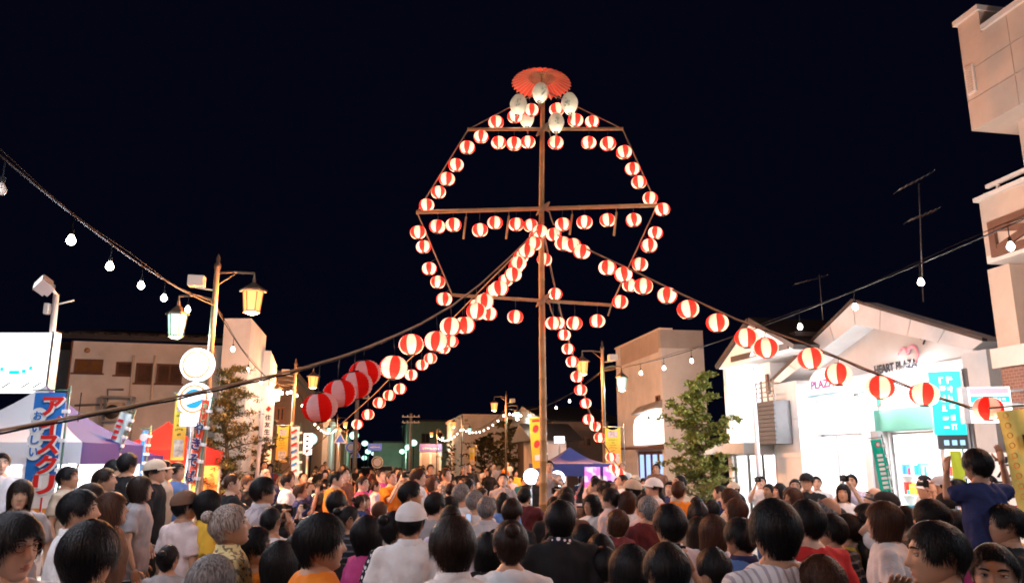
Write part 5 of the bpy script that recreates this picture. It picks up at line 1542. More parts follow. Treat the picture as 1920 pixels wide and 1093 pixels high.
def hand(mb, w, d, side, curl=.6):
    d = Vector(d).normalized(); ref = Vector((0, 1, 0)) if abs(d.y) < .8 else Vector((0, 0, 1))
    th = (ref - d * ref.dot(d)).normalized()           # thumb side
    pn = d.cross(th) * side                              # towards the palm
    w = Vector(w)
    rings = []
    for t, hw, ht in ((-.01, .026, .02), (.02, .034, .017), (.055, .041, .015), (.085, .04, .013), (.095, .03, .008)):
        c = w + d * t
        rings.append([c + th * (hw * math.cos(a)) + pn * (ht * math.sin(a)) for a in [k * math.pi / 5 for k in range(10)]])
    mb.loft(rings, 0)
    for k, (off, ln) in enumerate(((.030, .066), (.010, .076), (-.010, .070), (-.029, .056))):
        p = w + d * .083 + th * off; dr = d.copy(); pts = [p]
        for s in range(3):
            a = curl * (.35 + .5 * s) * .8
            dr = (d * math.cos(a) + pn * math.sin(a) + th * off * 1.5).normalized()
            p = p + dr * ln * (.45, .32, .23)[s]; pts.append(p)
        mb.tube(pts, [.0092, .0088, .008, .0058], 6)
    p = w + d * .022 + th * .03
    mb.tube([p, p + th * .028 + d * .02 + pn * .008, p + th * .04 + d * .05 + pn * .018, p + th * .038 + d * .07 + pn * .024], [.013, .0115, .0095, .0065], 6)
TORSO_M = [(.80, .120, .085), (.88, .158, .108), (.96, .160, .112), (1.06, .145, .105), (1.16, .155, .112), (1.28, .172, .12), (1.36, .180, .112), (1.41, .165, .092), (1.445, .105, .074), (1.47, .066, .062), (1.50, .052, .055)]
TORSO_F = [(.80, .125, .09), (.88, .165, .115), (.96, .160, .112), (1.06, .125, .095), (1.16, .135, .105), (1.28, .152, .128), (1.36, .158, .105), (1.41, .145, .085), (1.445, .09, .068), (1.47, .056, .054), (1.50, .045, .048)]
POSEC = {}
def pose_data(pose, sex):
    key = (pose, sex)
    if key in POSEC: return POSEC[key]
    T = TORSO_M if sex == 'm' else TORSO_F
    k = 1. if sex == 'm' else .87
    arms = POSES[pose]; sx = .182 if sex == 'm' else .158
    sit = pose == 'sit'
    body = MB(); hands = MB()
    body.loft([ering(z, a, b) for z, a, b in T])
    shirt = MB(); trous = MB()
    shirt.loft([ering(z, a + g, b + g) for (z, a, b), g in zip([(.83, .150, .108)] + [t for t in T[1:9]] + [(1.462, .085, .07)], [.03, .026, .024, .034, .028, .018, .014, .013, .012, .0])])
    for s, (el, wr) in zip((1, -1), arms):
        sh = Vector((sx * s, -.005, 1.385)); el = Vector((el[0] * s, el[1], el[2])); wr = Vector((wr[0] * s, wr[1], wr[2]))
        body.tube([sh * .8 + Vector((0, 0, .27)), sh, sh.lerp(el, .5), el, el.lerp(wr, .35), wr], [.05 * k, .053 * k, .046 * k, .039 * k, .039 * k, .027 * k], 10)
        hand(hands, wr, wr - el, s, .35 if pose in ('raise', 'sit') else .9)
        cut = sh.lerp(el, .72)
        shirt.tube([Vector((sx * s * .6, 0, 1.38)), sh + Vector((0, 0, -.002)), sh.lerp(el, .4), cut], [.07 * k, .072 * k, .072 * k, .078 * k], 12)
        if sit:
            hip, kn, an = Vector((.085 * s, .03, .86)), Vector((.15 * s, .36, .84)), Vector((.12 * s, .36, .45))
        else:
            hip, kn, an = Vector((.085 * s, 0, .86)), Vector((.10 * s, .015, .47)), Vector((.105 * s, -.02, .08))
        body.tube([hip, hip.lerp(kn, .5), kn, kn.lerp(an, .4), an], [.082, .07, .052, .05, .035], 10)
        trous.tube([hip + Vector((0, 0, .04)), hip.lerp(kn, .5), kn, kn.lerp(an, .5), an + Vector((0, 0, .02))], [.10, .09, .073, .066, .06], 12)
        body.tube([an + Vector((0, -.05, -.045)), an + Vector((0, .05, -.04)), an + Vector((0, .15, -.055))], [.033, .036, .024], 8)
    trous.loft([ering(z, a + .013, b + .013) for z, a, b in [(.78, .12, .09)] + T[1:3] + [(1.0, .155, .108)]])
    vox = .019
    b = remesh(body, vox, 5)
    sv, sf = remesh(shirt, .017, 7, .0085, len(POSEC))
    tv, tf = remesh(trous, .024, 5, .006, len(POSEC))
    def mk(name, v, f):
        me = bpy.data.meshes.new(name); me.from_pydata(v.tolist(), [], f); me.materials.append(None)
        me.polygons.foreach_set('use_smooth', [True] * len(f)); me.update(); return me
    POSEC[key] = dict(body=b, hands=hands, shirt=mk('shirt', sv, sf), trousers=mk('trousers', tv, tf))
    return POSEC[key]
PIV = Vector((0, -.01, 1.485)); HC = Vector((0, .018, 1.572))
def head_part(mb, female, hires, ears=True):
    """head in its own space, origin at its middle, face towards +y"""
    nr, ns = (40, 48) if hires else (26, 30)
    vs = []
    g = lambda x, c, s: math.exp(-((x - c) / s) ** 2)
    for i in range(nr + 1):
        a = math.pi * i / nr; z = .118 * math.cos(a); r = max(math.sin(a), 0) ** .88
        t = max(0., -z / .118)
        for j in range(ns):
            # more columns in front
            q = j / ns * 2 - 1; ph = math.pi * (q - .22 * math.sin(math.pi * q) / math.pi * 1.6)
            sx, cy = math.sin(ph), math.cos(ph)
            x = .0765 * r * sx * (1 - (.26 if not female else .30) * t ** 1.8)
            y = (.092 if cy > 0 else .103 * (1 - .42 * t)) * r * cy
            y += .034 * t ** 2.2
            if cy > 0:
                f = min(1., cy * 2.2)
                ax = abs(x)
                dy = .020 * g(x, 0, .0125) * max(0., min(1., (.026 - z) / .055)) * (1 if z > -.036 else max(0., 1 - (-.036 - z) / .012))
                dy += .005 * g(x, 0, .018) * g(z, -.030, .010)
                dy += .006 * g(z, .030, .012) * g(ax, .03, .03)
                dy -= .0105 * g(ax, .033, .017) * g(z, .010, .012)
                dy += .005 * g(ax, .045, .02) * g(z, -.018, .02)
                dy += .008 * g(x, 0, .02) * (g(z, -.057, .0065) + .9 * g(z, -.0695, .0065))
                dy -= .004 * g(x, 0, .022) * g(z, -.0632, .0028)
                dy -= .004 * g(x, 0, .02) * g(z, -.081, .006)
                dy += .009 * g(x, 0, .02) * g(z, -.098, .014)
                dy -= .004 * g(z, .075, .03)
                y += dy * f
            vs.append((x, y, z))
    fs, ms = [], []
    for i in range(nr):
        for j in range(ns):
            f = (i * ns + j, (i + 1) * ns + j, (i + 1) * ns + (j + 1) % ns, i * ns + (j + 1) % ns)
            c = [sum(vs[k][m] for k in f) / 4 for m in range(3)]
            lip = c[1] > .05 and abs(c[0]) < .021 - abs(c[2] + .0632) * 1.4 and -.0735 < c[2] < -.0535
            fs.append(f); ms.append(3 if lip else 0)
    o = len(mb.v); mb.v.extend(vs)
    for f, m in zip(fs, ms):
        mb.f.append(tuple(k + o for k in f)); mb.m.append(m); mb.s.append(True)
    for s in (-1, 1):
        M = Matrix.Rotation(R(-22 * s), 3, 'Z') @ Matrix.Rotation(R(-10), 3, 'X')
        # ear: rim, bowl and lobe
        if ears: mb.ball((s * .0775, -.012, .002), (.0075, .019, .031), 10, 8, 0, M)
        if ears: mb.tube([Vector((s * .083, -.012 + .017 * math.cos(t), .004 + .028 * math.sin(t))) for t in [R(-60 + k * 30) for k in range(9)]], .0042, 6)
        if ears: mb.ball((s * .080, -.003, -.024), (.006, .009, .010), 8, 6, 0)
        # eyes and brows
        if hires:
            mb.ball((s * .0325, .0745, .0100), (.0140, .0095, .0046), 12, 8, 1)
            mb.ball((s * .0325, .0810, .0100), (.0050, .0036, .0045), 10, 6, 2)
            mb.ball((s * .0330, .0745, .0160), (.0175, .0108, .0052), 12, 8, 0)
            mb.ball((s * .0330, .0745, .0035), (.0165, .0100, .0040), 12, 8, 0)
            mb.tube([(s * .0185, .0800, .0095), (s * .026, .0855, .0132), (s * .038, .0838, .0135), (s * .0485, .0725, .0095)], .0013, 5, 2)
        else:
            mb.ball((s * .0325, .077, .0105), (.014, .008, .0045), 8, 6, 2)
        mb.tube([(s * .014, .0925, .028), (s * .028, .0915, .0335), (s * .042, .083, .0335), (s * .053, .070, .028)], [.003, .0042, .0036, .002], 5, 2)
    mb.tube([(0, -.012, -.02), (0, -.018, -.07), (0, -.026, -.118), (0, -.034, -.16)], [.05, .051, .053, .06] if not female else [.042, .043, .045, .052], 16, 0)
def head_matrix(yaw, pitch, hs):
    return Matrix.Translation(PIV) @ Matrix.Rotation(R(yaw), 4, 'Z') @ Matrix.Rotation(R(pitch), 4, 'X') @ Matrix.Translation((HC - PIV) * hs) @ Matrix.Scale(hs, 4)
EYEW = mat('eye_white', (.7, .66, .62), .3); EYED = mat('eye_dark', (.012, .01, .009), .3); LIP = mat('lip', (.38, .17, .125), .5)
SKINS = [mat('skin_%d' % k, c, .55, var=.1, scale=18) for k, c in enumerate(((.50, .29, .19), (.44, .24, .15), (.56, .35, .25)))]
BODYC = {}
def body_mesh(pose, sex, yaw, pitch, hs, hires, ears=True):
    key = (pose, sex, yaw, pitch, hs, hires, ears)
    if key in BODYC: return BODYC[key]
    pd = pose_data(pose, sex)
    mb = MB(); head_part(mb, sex == 'f', hires, ears)
    M = head_matrix(yaw, pitch, hs)
    hv = [tuple(M @ Vector(p)) for p in mb.v]
    v = pd['body'][0].tolist(); f = list(pd['body'][1]); m = [0] * len(f)
    o = len(v); v += hv; f += [tuple(k + o for k in q) for q in mb.f]; m += mb.m
    o = len(v); v += pd['hands'].v; f += [tuple(k + o for k in q) for q in pd['hands'].f]; m += [0] * len(pd['hands'].f)
    me = bpy.data.meshes.new('body'); me.from_pydata(v, [], f)
    for x in (None, EYEW, EYED, LIP): me.materials.append(x)
    me.polygons.foreach_set('material_index', m); me.polygons.foreach_set('use_smooth', [True] * len(f)); me.update()
    BODYC[key] = me
    return me
STY = {
    'short': ([(0, .062), (40, .055), (60, .03), (72, -.012), (86, -.02), (95, .02), (114, .028), (126, -.04), (180, -.06)], .0075, .9),
    'crop': ([(0, .068), (40, .062), (60, .035), (74, .0), (88, -.01), (97, .025), (114, .03), (128, -.035), (180, -.052)], .004, .9),
    'shag': ([(0, .046), (36, .036), (55, .0), (74, -.035), (96, -.012), (116, -.02), (130, -.066), (180, -.082)], .0115, .8),
    'bob': ([(0, .034), (38, .028), (52, -.03), (66, -.105), (120, -.118), (180, -.118)], .009, .4),
    'long': ([(0, .045), (36, .035), (50, -.05), (64, -.17), (100, -.23), (180, -.25)], .009, .2),
    'bun': ([(0, .06), (40, .05), (60, .02), (78, -.015), (92, .01), (114, .015), (128, -.055), (180, -.08)], .005, .9),
    'bald': ([(0, .062), (40, .055), (60, .03), (72, -.012), (86, -.02), (95, .02), (114, .028), (126, -.05), (180, -.078)], .005, .9),
}
HAIRC = {}
def hair_mesh(style, nstr, var=0):
    key = (style, nstr, var)
    if key in HAIRC: return HAIRC[key]
    tab, th, nape = STY[style]; rnd = random.Random(hash((style, var)) % 999 if False else sum(map(ord, style)) + var * 7)
    def zl(ph):
        d = abs(math.degrees(ph)); d = 360 - d if d > 180 else d
        for (a, za), (b, zb) in zip(tab, tab[1:]):
            if a <= d <= b:
                t = (d - a) / (b - a); t = t * t * (3 - 2 * t)
                return za + (zb - za) * t
        return tab[-1][1]
    def S(ph, z, e):
        sx, cy = math.sin(ph), math.cos(ph)
        if z >= 0: k = max(0., 1 - (min(z, .1185) / .1185) ** 2) ** .45
        else: k = 1.
        f = 1.
        if z < 0:
            back = max(0., -cy)
            f = 1 - (-z) * (.6 + nape * 4.2 * back)
        x = (.0765 + e) * k * sx * f; y = ((.092 if cy > 0 else .103) + e) * k * cy * f
        return Vector((x, y, z + e * max(0, z) / .118))
    mb = MB(); n, m = 36, 13
    top = .045 if style == 'bald' else .118
    rows = []
    ph0 = rnd.uniform(0, 6)
    for k in range(m + 1):
        row = []
        for j in range(n):
            ph = 2 * math.pi * j / n - math.pi; zlm = zl(ph)
            tp = top if style != 'bald' else max(top * (.3 if abs(ph) < 1.1 else 1.), zlm + .002)
            z = tp - (tp - zlm) * (k / m) ** 1.7
            e = (th + (.005 * math.exp(-((z - .035) / .05) ** 2) if style != 'bald' else 0)) * (1 + .16 * math.sin(3 * ph + ph0) + .14 * math.sin(7 * ph + z * 40 + ph0) + .1 * math.sin(13 * ph - z * 60)) * (.85 if k == m else 1.)
            row.append(S(ph, z, e))
        rows.append(row)
    rows.append([S(2 * math.pi * j / n - math.pi, zl(2 * math.pi * j / n - math.pi) + .004, -.006) for j in range(n)])
    mb.loft(rows, 0, cap=False)
    if style == 'bun':
        mb.ball((0, -.105, .085), (.04, .038, .036), 12, 8)
    for i in range(nstr):
        ph = rnd.uniform(-math.pi, math.pi); zlm = zl(ph)
        z0 = zlm + (top - zlm) * (1 - rnd.random() ** 1.4 * .9); z1 = zlm + rnd.uniform(-.028, .014) * (1.2 if style in ('shag', 'long', 'bob') else .6) * (.3 if abs(ph) < 1.2 else 1.)
        e0 = rnd.uniform(0, .005) * (nstr > 400); fl = rnd.uniform(-.002, .006) * (1.3 if style == 'shag' else .6); dr = rnd.uniform(-.35, .35); wd = rnd.uniform(.0014, .0036) if nstr > 400 else rnd.uniform(.002, .005)
        if rnd.random() < .07: fl += rnd.uniform(.008, .022); wd = .0012
        L_, vs = 5, []
        for k in range(L_ + 1):
            t = k / L_; p_ = ph + dr * t; z = z0 + (z1 - z0) * t ** 1.3
            c = S(p_, z, (th + (.005 * math.exp(-((z - .035) / .05) ** 2) if style != 'bald' else 0)) * 1.02 + .001 + e0 + fl * t * t + .0025 * math.sin(t * 3.1))
            w = Vector((math.cos(p_), -math.sin(p_), 0)) * wd * (1 - .85 * t)
            vs += [c - w, c + w]
        mb.add(vs, [(2 * k, 2 * k + 1, 2 * k + 3, 2 * k + 2) for k in range(L_)], 0, True)
    me = mb.mesh('hair', [None]); HAIRC[key] = me
    return me
def hair_mat(name, c1, c2):
    m = bpy.data.materials.new(name); m.use_nodes = True; nt = m.node_tree; b = nt.nodes['Principled BSDF']
    tc = nt.nodes.new('ShaderNodeTexCoord'); mp = nt.nodes.new('ShaderNodeMapping'); mp.inputs['Scale'].default_value = (130, 130, 9)
    nz = nt.nodes.new('ShaderNodeTexNoise'); nz.inputs['Scale'].default_value = 1.; nz.inputs['Detail'].default_value = 3
    cr = nt.nodes.new('ShaderNodeValToRGB'); cr.color_ramp.elements[0].position, cr.color_ramp.elements[1].position = .35, .68
    cr.color_ramp.elements[0].color, cr.color_ramp.elements[1].color = (*c1, 1), (*c2, 1)
    bp = nt.nodes.new('ShaderNodeBump'); bp.inputs['Strength'].default_value = .9; bp.inputs['Distance'].default_value = .006
    for a, o in ((tc.outputs['Object'], mp.inputs['Vector']), (mp.outputs['Vector'], nz.inputs['Vector']), (nz.outputs['Fac'], cr.inputs['Fac']), (cr.outputs['Color'], b.inputs['Base Color']), (nz.outputs['Fac'], bp.inputs['Height']), (bp.outputs['Normal'], b.inputs['Normal'])):
        nt.links.new(a, o)
    b.inputs['Roughness'].default_value = .5; b.inputs['Specular IOR Level'].default_value = .2
    MATS[name] = m
    return m
HAIR = {'black': hair_mat('black_hair', (.004, .004, .005), (.010, .009, .011)), 'brown': hair_mat('brown_hair', (.03, .012, .007), (.08, .032, .016)),
        'dark brown': hair_mat('dark_brown_hair', (.010, .006, .005), (.030, .016, .011)), 'grey': hair_mat('grey_hair', (.08, .078, .08), (.34, .33, .33)),
        'streaky grey blond': hair_mat('streaky_hair', (.10, .06, .04), (.55, .48, .44))}
def brush(me_key=None): pass
SHOE = MB(); SHOE.loft([ering(z, a, b, yc, 12) for z, a, b, yc in ((0, .043, .125, .04), (.03, .045, .127, .04), (.06, .04, .10, .02), (.09, .032, .05, -.02))]); ME_SHOE = SHOE.mesh('shoe', mat('shoe_dark', (.06, .055, .05), .6))
cp = MB()
cp.loft([[(x * k, y * k + .0, z) for x, y, z in ering(0, .098, .118, -.004, 24, 2.1)] for k, z in ()] or [[(0, 0, 0)] * 3] * 2, cap=False) if False else None
def cap_mesh(brim=True):
    mb = MB(); rows = []
    for k in range(9):
        a = R(90) * k / 8; s = math.cos(a); z = .035 + .105 * math.sin(a) ** .9
        rows.append([(.099 * s * math.cos(t), .119 * s * math.sin(t) - .003, z) for t in [2 * math.pi * q / 28 for q in range(28)]])
    mb.loft(rows, 0, cap=False)
    if brim:
        top, bot = [], []
        for q in range(13):
            t = R(20) + R(140) * q / 12
            top.append((.099 * math.cos(t), .119 * math.sin(t) - .003, .04)); bot.append((.105 * math.cos(t), .119 * math.sin(t) + .085 * math.sin((t - R(20)) / R(140) * math.pi) ** .7, .030 - .01 * abs(math.cos(t))))
        mb.add(top + bot, [(q, q + 1, 14 + q, 13 + q) for q in range(12)], 0, True)
        mb.add([(x, y, z - .004) for x, y, z in top + bot], [(13 + q, 14 + q, q + 1, q) for q in range(12)], 0, True)
    mb.ball((0, -.003, .141), .007, 8, 4)
    return mb.mesh('cap', [None])
ME_CAP = cap_mesh(); ME_CAPB = cap_mesh(False)
gl = MB()
for s in (-1, 1):
    gl.tube([(s * .034 + .0235 * math.cos(t), .0965 - .008 * abs(math.cos(t)), .008 + .0165 * math.sin(t)) for t in [k * math.pi / 8 for k in range(17)]], .0017, 5)
    gl.tube([(s * .0575, .0885, .012), (s * .076, .06, .012), (s * .0815, -.01, .012), (s * .083, -.022, .0)], .0016, 5)
gl.tube([(-.011, .0965, .011), (0, .0995, .014), (.011, .0965, .011)], .0016, 5)
ME_GLASSES = gl.mesh('glasses', mat('red_brown_frame', (.2, .04, .03), .3))
def collar_mesh(sex):
    k = 1. if sex == 'm' else .88
    mb = MB(); r0 = ering(1.440, .098 * k, .084 * k, 0, 24, 2.1); r1 = ering(1.482, .075 * k, .073 * k, -.008, 24, 2.1); r2 = ering(1.484, .069 * k, .067 * k, -.008, 24, 2.1); r3 = ering(1.445, .07 * k, .065 * k, 0, 24, 2.1)
    mb.loft([r0, r1, r2, r3], 0, cap=False)
    return mb.mesh('collar', [None])
ME_COLLAR = {s: collar_mesh(s) for s in 'mf'}
def cloth(name, col, rough=.85):
    return mat('cloth_' + name, col, rough, var=.12, scale=5, bump=.6, bscale=14, spec=.15)
def pattern(name, kind, c1, c2, scale):
    n = 'cloth_' + name
    if n in MATS: return MATS[n]
    m = cloth(name, c1); nt = m.node_tree; b = nt.nodes['Principled BSDF']
    tc = nt.nodes.new('ShaderNodeTexCoord'); mix = nt.nodes.new('ShaderNodeMixRGB')
    mix.inputs['Color1'].default_value = (*c1, 1); mix.inputs['Color2'].default_value = (*c2, 1)
    sep = nt.nodes.new('ShaderNodeSeparateXYZ'); nt.links.new(tc.outputs['Object'], sep.inputs['Vector'])
    def mth(op, a, b_=None):
        x = nt.nodes.new('ShaderNodeMath'); x.operation = op
        for i, v in enumerate((a, b_)):
            if v is None: continue
            if isinstance(v, (int, float)): x.inputs[i].default_value = v
            else: nt.links.new(v, x.inputs[i])
        return x.outputs[0]
    X, Z, Yy = sep.outputs['X'], sep.outputs['Z'], sep.outputs['Y']
    if kind == 'hstripe': f = mth('GREATER_THAN', mth('SINE', mth('MULTIPLY', Z, scale)), .6)
    elif kind == 'vstripe': f = mth('GREATER_THAN', mth('SINE', mth('MULTIPLY', X, scale)), .5)
    elif kind == 'argyle':
        f = mth('GREATER_THAN', mth('MULTIPLY', mth('SINE', mth('ADD', mth('MULTIPLY', X, scale), mth('MULTIPLY', Z, scale * .7))), mth('SINE', mth('SUBTRACT', mth('MULTIPLY', X, scale), mth('MULTIPLY', Z, scale * .7)))), .0)
    elif kind == 'plaid': f = mth('MULTIPLY', mth('ADD', mth('GREATER_THAN', mth('SINE', mth('MULTIPLY', X, scale)), .2), mth('GREATER_THAN', mth('SINE', mth('MULTIPLY', Z, scale)), .2)), .5)
    elif kind == 'dots':
        v = nt.nodes.new('ShaderNodeTexVoronoi'); v.inputs['Scale'].default_value = scale; v.inputs['Randomness'].default_value = .5
        nt.links.new(tc.outputs['Object'], v.inputs['Vector']); f = mth('LESS_THAN', v.outputs['Distance'], .33)
    elif kind == 'floral':
        v = nt.nodes.new('ShaderNodeTexNoise'); v.inputs['Scale'].default_value = scale; nt.links.new(tc.outputs['Object'], v.inputs['Vector']); f = mth('GREATER_THAN', v.outputs['Fac'], .55)
    nt.links.new(f, mix.inputs['Fac']); nt.links.new(mix.outputs['Color'], b.inputs['Base Color'])
    return m
CL = {'white': cloth('white', (.72, .70, .70)), 'pale pink': cloth('pale_pink', (.68, .55, .54)), 'black': cloth('black', (.018, .018, .02)), 'orange': cloth('orange', (.70, .20, .02)),
      'yellow': cloth('yellow', (.70, .42, .05)), 'grey': cloth('grey', (.33, .31, .32)), 'red': cloth('red', (.5, .03, .03)), 'navy': cloth('navy', (.03, .04, .12)), 'maroon': cloth('maroon', (.13, .03, .035)),
      'blue': cloth('blue', (.12, .24, .55)), 'beige': cloth('beige', (.52, .42, .32)), 'teal': cloth('teal', (.03, .20, .24)), 'magenta': cloth('magenta', (.42, .05, .18)), 'brown': cloth('brown', (.16, .09, .06)),
      'lavender': cloth('lavender', (.55, .52, .66)), 'pale grey': cloth('pale_grey', (.52, .50, .52)),
      'grey diamond patterned': pattern('argyle', 'argyle', (.46, .42, .44), (.32, .28, .31), 34), 'black striped': pattern('black_stripe', 'hstripe', (.02, .02, .025), (.10, .10, .12), 120),
      'white pin striped': pattern('white_stripe', 'vstripe', (.70, .69, .72), (.40, .38, .44), 190), 'blue plaid': pattern('plaid', 'plaid', (.62, .60, .68), (.16, .2, .5), 90), 'black dotted': pattern('dots', 'dots', (.02, .02, .03), (.7, .7, .72), 26),
      'cream floral': pattern('floral', 'floral', (.58, .48, .24), (.16, .13, .08), 38), 'grey dotted': pattern('dots2', 'dots', (.30, .22, .16), (.72, .66, .6), 24), 'aloha': pattern('aloha', 'floral', (.55, .50, .44), (.25, .24, .22), 15)}
PANTS = [cloth('denim', (.06, .09, .17)), cloth('black_pants', (.02, .02, .02)), cloth('khaki', (.26, .21, .15)), cloth('grey_pants', (.2, .2, .21))]
prnd = random.Random(5)
PEOPLE = []
HOLD = []
def setslot(o, m, i=0):
    o.material_slots[i].link = 'OBJECT'; o.material_slots[i].material = m
def person(px, py, Y, face, label, shirt='white', hair='short', hcol='black', sex='m', pose='down', yaw=0, pitch=8, child=False, near=False, glasses=False, cap=None, collar=None, group='festival crowd', skin=None, zbase=None, seed=None, crown=None, extra=None):
    """stands where the crown of the head is seen at px, py at depth Y; face: 0 away, 90 left, -90 right, 180 towards the camera"""
    hs = 1.22 if child else 1.0
    c = P(px, py, Y) if crown is None else crown
    fa = R(face)
    crown_h = (1.485 + .219 * hs) - (1 - math.cos(R(pitch))) * .2
    gz = ground_z(c.x, Y) if zbase is None else zbase
    s = (c.z - gz) / crown_h
    off = Matrix.Rotation(fa, 3, 'Z') @ Vector((0, .02 - .2 * math.sin(R(pitch)) * .9, 0)) * s
    root = empty('person', (c.x - off.x, Y - off.y, gz), label, 'person', group)
    root.rotation_euler = (0, 0, fa); root.scale = (s, s, s)
    if extra: extra(root)
    b = obj('body', body_mesh(pose, sex, yaw, pitch, hs, near, hair not in ('shag', 'bob', 'long')), root)
    if pose in ('camera', 'phone'): HOLD.append((root, pose))
    setslot(b, SKINS[skin if skin is not None else prnd.randrange(3)])
    pd = pose_data(pose, sex)
    sh = obj('shirt', pd['shirt'], root); setslot(sh, CL[shirt])
    tr = obj('trousers', pd['trousers'], root); setslot(tr, prnd.choice(PANTS))
    if collar:
        co = obj('collar', ME_COLLAR[sex], root); setslot(co, CL[collar])
    M = head_matrix(yaw, pitch, hs)
    nst = 2600 if near else 160
    if hair:
        h = obj('hair', hair_mesh(hair, nst, prnd.randrange(3 if near else 2)), root, M.to_translation(), M.to_euler())
        h.scale = (hs,) * 3; setslot(h, HAIR[hcol])
    if cap:
        k = obj('cap', ME_CAP if cap[1] else ME_CAPB, root, M.to_translation(), M.to_euler()); k.scale = (hs * 1.03,) * 3; setslot(k, CL[cap[0]])
    if glasses:
        k = obj('glasses', ME_GLASSES, root, M.to_translation(), M.to_euler()); k.scale = (hs,) * 3
    if pose != 'sit':
        for q in (-1, 1): obj('shoe', ME_SHOE, root, (.105 * q, .02, 0))
    PEOPLE.append((root.location.x, root.location.y))
    return root
# ---------------------------------------------------------------- people in the near and middle rows, one by one
NEAR = 'people in the near rows'
def N(px, py, Y, face, label, shirt='white', hair='short', hcol='black', **k):
    k.setdefault('near', True); k.setdefault('group', NEAR)
    return person(px, py, Y, face, label, shirt, hair, hcol, **k)
N(28, 958, 3.0, -118, 'smiling person with red framed glasses and tousled black hair', 'pale grey', 'shag', glasses=True, pitch=0, yaw=8)
N(172, 975, 2.95, -8, 'person with round black mop of hair in pale blue collar', 'lavender', 'shag', collar='white', pitch=4)
N(150, 917, 4.8, -62, 'person in white shirt with neat black hair facing the pole', 'white', 'short', collar='white', pitch=6)
N(207, 923, 5.7, -70, 'person with brown shoulder hair in brown top beside grey shirted person', 'brown', 'bob', 'brown', sex='f', pitch=12)
N(262, 892, 7.8, -72, 'person in grey T-shirt standing with arms hanging before the dark shirted ones', 'grey', 'bob', 'dark brown', sex='f', pitch=10)
N(42, 897, 6.2, -150, 'person with parted dark hair standing against the ice cream banner', 'grey', 'bob', 'dark brown', sex='f', pitch=0)
N(4, 849, 9.6, -140, 'person in white shirt left of the ice cream banner pole', 'white', 'short')
N(128, 874, 8.6, -80, 'person with short black hair just right of the ice cream banner', 'beige', 'short')
N(196, 876, 7.8, -70, 'heavy browed person in dark shirt before the glaring stall lamp', 'black', 'crop', 'dark brown')
N(214, 860, 9.9, -50, 'person in white shirt behind the glaring lamp stall customers', 'white', 'crop')
N(240, 848, 9.2, -20, 'tall person in black shirt with back turned at the lamp stall', 'black', 'short')
N(291, 863, 8.8, -75, 'person in beige cap and black shirt beside red tent', 'black', 'crop', cap=('beige', True))
N(306, 862, 9.8, -75, 'person in grey tank top behind the beige cap', 'beige', 'short')
N(332, 866, 10.4, -100, 'person in denim blue shirt standing by the red tent', 'blue', 'short', 'dark brown')
N(168, 906, 6.6, -60, 'person with short brown hair behind the neat haired white shirt', 'brown', 'shag', 'dark brown', sex='f')
N(347, 922, 6.6, -35, 'person in pale T-shirt and dark cap next to the amber shirt', 'pale pink', 'crop', cap=('brown', True))
N(390, 918, 6.6, -55, 'person in amber shirt with straight black bob', 'yellow', 'bob', sex='f')
N(427, 946, 4.5, -65, 'person with swept streaky grey hair and floral collar', 'cream floral', 'bun', 'streaky grey blond', sex='f', collar='cream floral', pitch=14)
N(474, 988, 4.9, -60, 'child in orange shirt resting chin on hand', 'orange', 'short', child=True, pose='chin', pitch=12)
N(402, 1034, 3.0, -10, 'person with cropped salt and pepper crown seen from behind', 'navy', 'crop', 'grey', pitch=-4)
N(493, 893, 7.0, -50, 'person in grey diamond patterned shirt with black hair', 'grey diamond patterned', 'short', collar='pale grey', pitch=8)
N(524, 1014, 4.4, -10, 'child with long loose black hair behind the orange shirt', 'pale pink', 'long', sex='f', child=True)
N(603, 961, 3.5, -66, 'person in orange shirt with shaggy black hair in profile', 'orange', 'shag', pitch=2, yaw=-6)
N(560, 1000, 4.6, -30, 'person with plain dark hair left of the orange shirted profile', 'brown', 'bob', 'dark brown', sex='f')
N(688, 966, 5.6, -45, 'child with black bob in magenta top', 'magenta', 'bob', sex='f', child=True)
N(738, 957, 5.3, -35, 'person with hair tied in top bun in black dotted top', 'black dotted', 'bun', sex='f')
N(771, 944, 5.1, -6, 'person in white cap and white polo shirt seen from behind', 'white', 'crop', cap=('white', True), collar='white', pitch=6)
N(768, 901, 7.4, -70, 'person with thick black hair looking towards the pole above white cap', 'yellow', 'short', pitch=10)
N(850, 966, 3.35, 20, 'person with shaggy dark bob above white turned collar', 'white', 'shag', 'dark brown', sex='f', collar='white', pitch=4)
N(957, 972, 3.95, 5, 'person with pinned up hair in white scoop neck top', 'white', 'bun', 'dark brown', sex='f', pitch=2)
N(914, 998, 4.8, 10, 'person with black bob half hidden by the pinned up hair', 'black', 'bob', sex='f')
N(1050, 938, 5.0, 4, 'person in black shirt with white lettered neckband', 'black', 'shag', pitch=8, collar='black dotted')
N(983, 913, 10.0, -20, 'person in maroon T-shirt gripping the bamboo pole', 'maroon', 'short', pose='reach')
N(864, 905, 8.3, -30, 'person with white cropped hair and white shirt', 'white', 'crop', 'grey')
N(890, 918, 7.9, -30, 'grey haired person with glasses beside the white cropped hair', 'white', 'crop', 'grey', glasses=True)
N(912, 930, 7.2, -15, 'person with thin grey hair in pale collared shirt', 'pale grey', 'crop', 'grey', collar='pale grey')
N(815, 922, 7.2, -25, 'person with rounded black hair before the grey haired pair', 'grey', 'short')
N(842, 930, 7.8, -20, 'shorter person with black hair beside the grey haired ones', 'brown', 'bob', sex='f')
N(1030, 862, 13.3, 178, 'person raised above the crowd in grey shirt right behind the pole', 'grey', 'short', zbase=.45, near=False, pose='reach', group='festival crowd by the pole')
N(1062, 912, 9.6, 20, 'person with black hair in brown shirt right of the pole', 'brown', 'short', pose='camera')
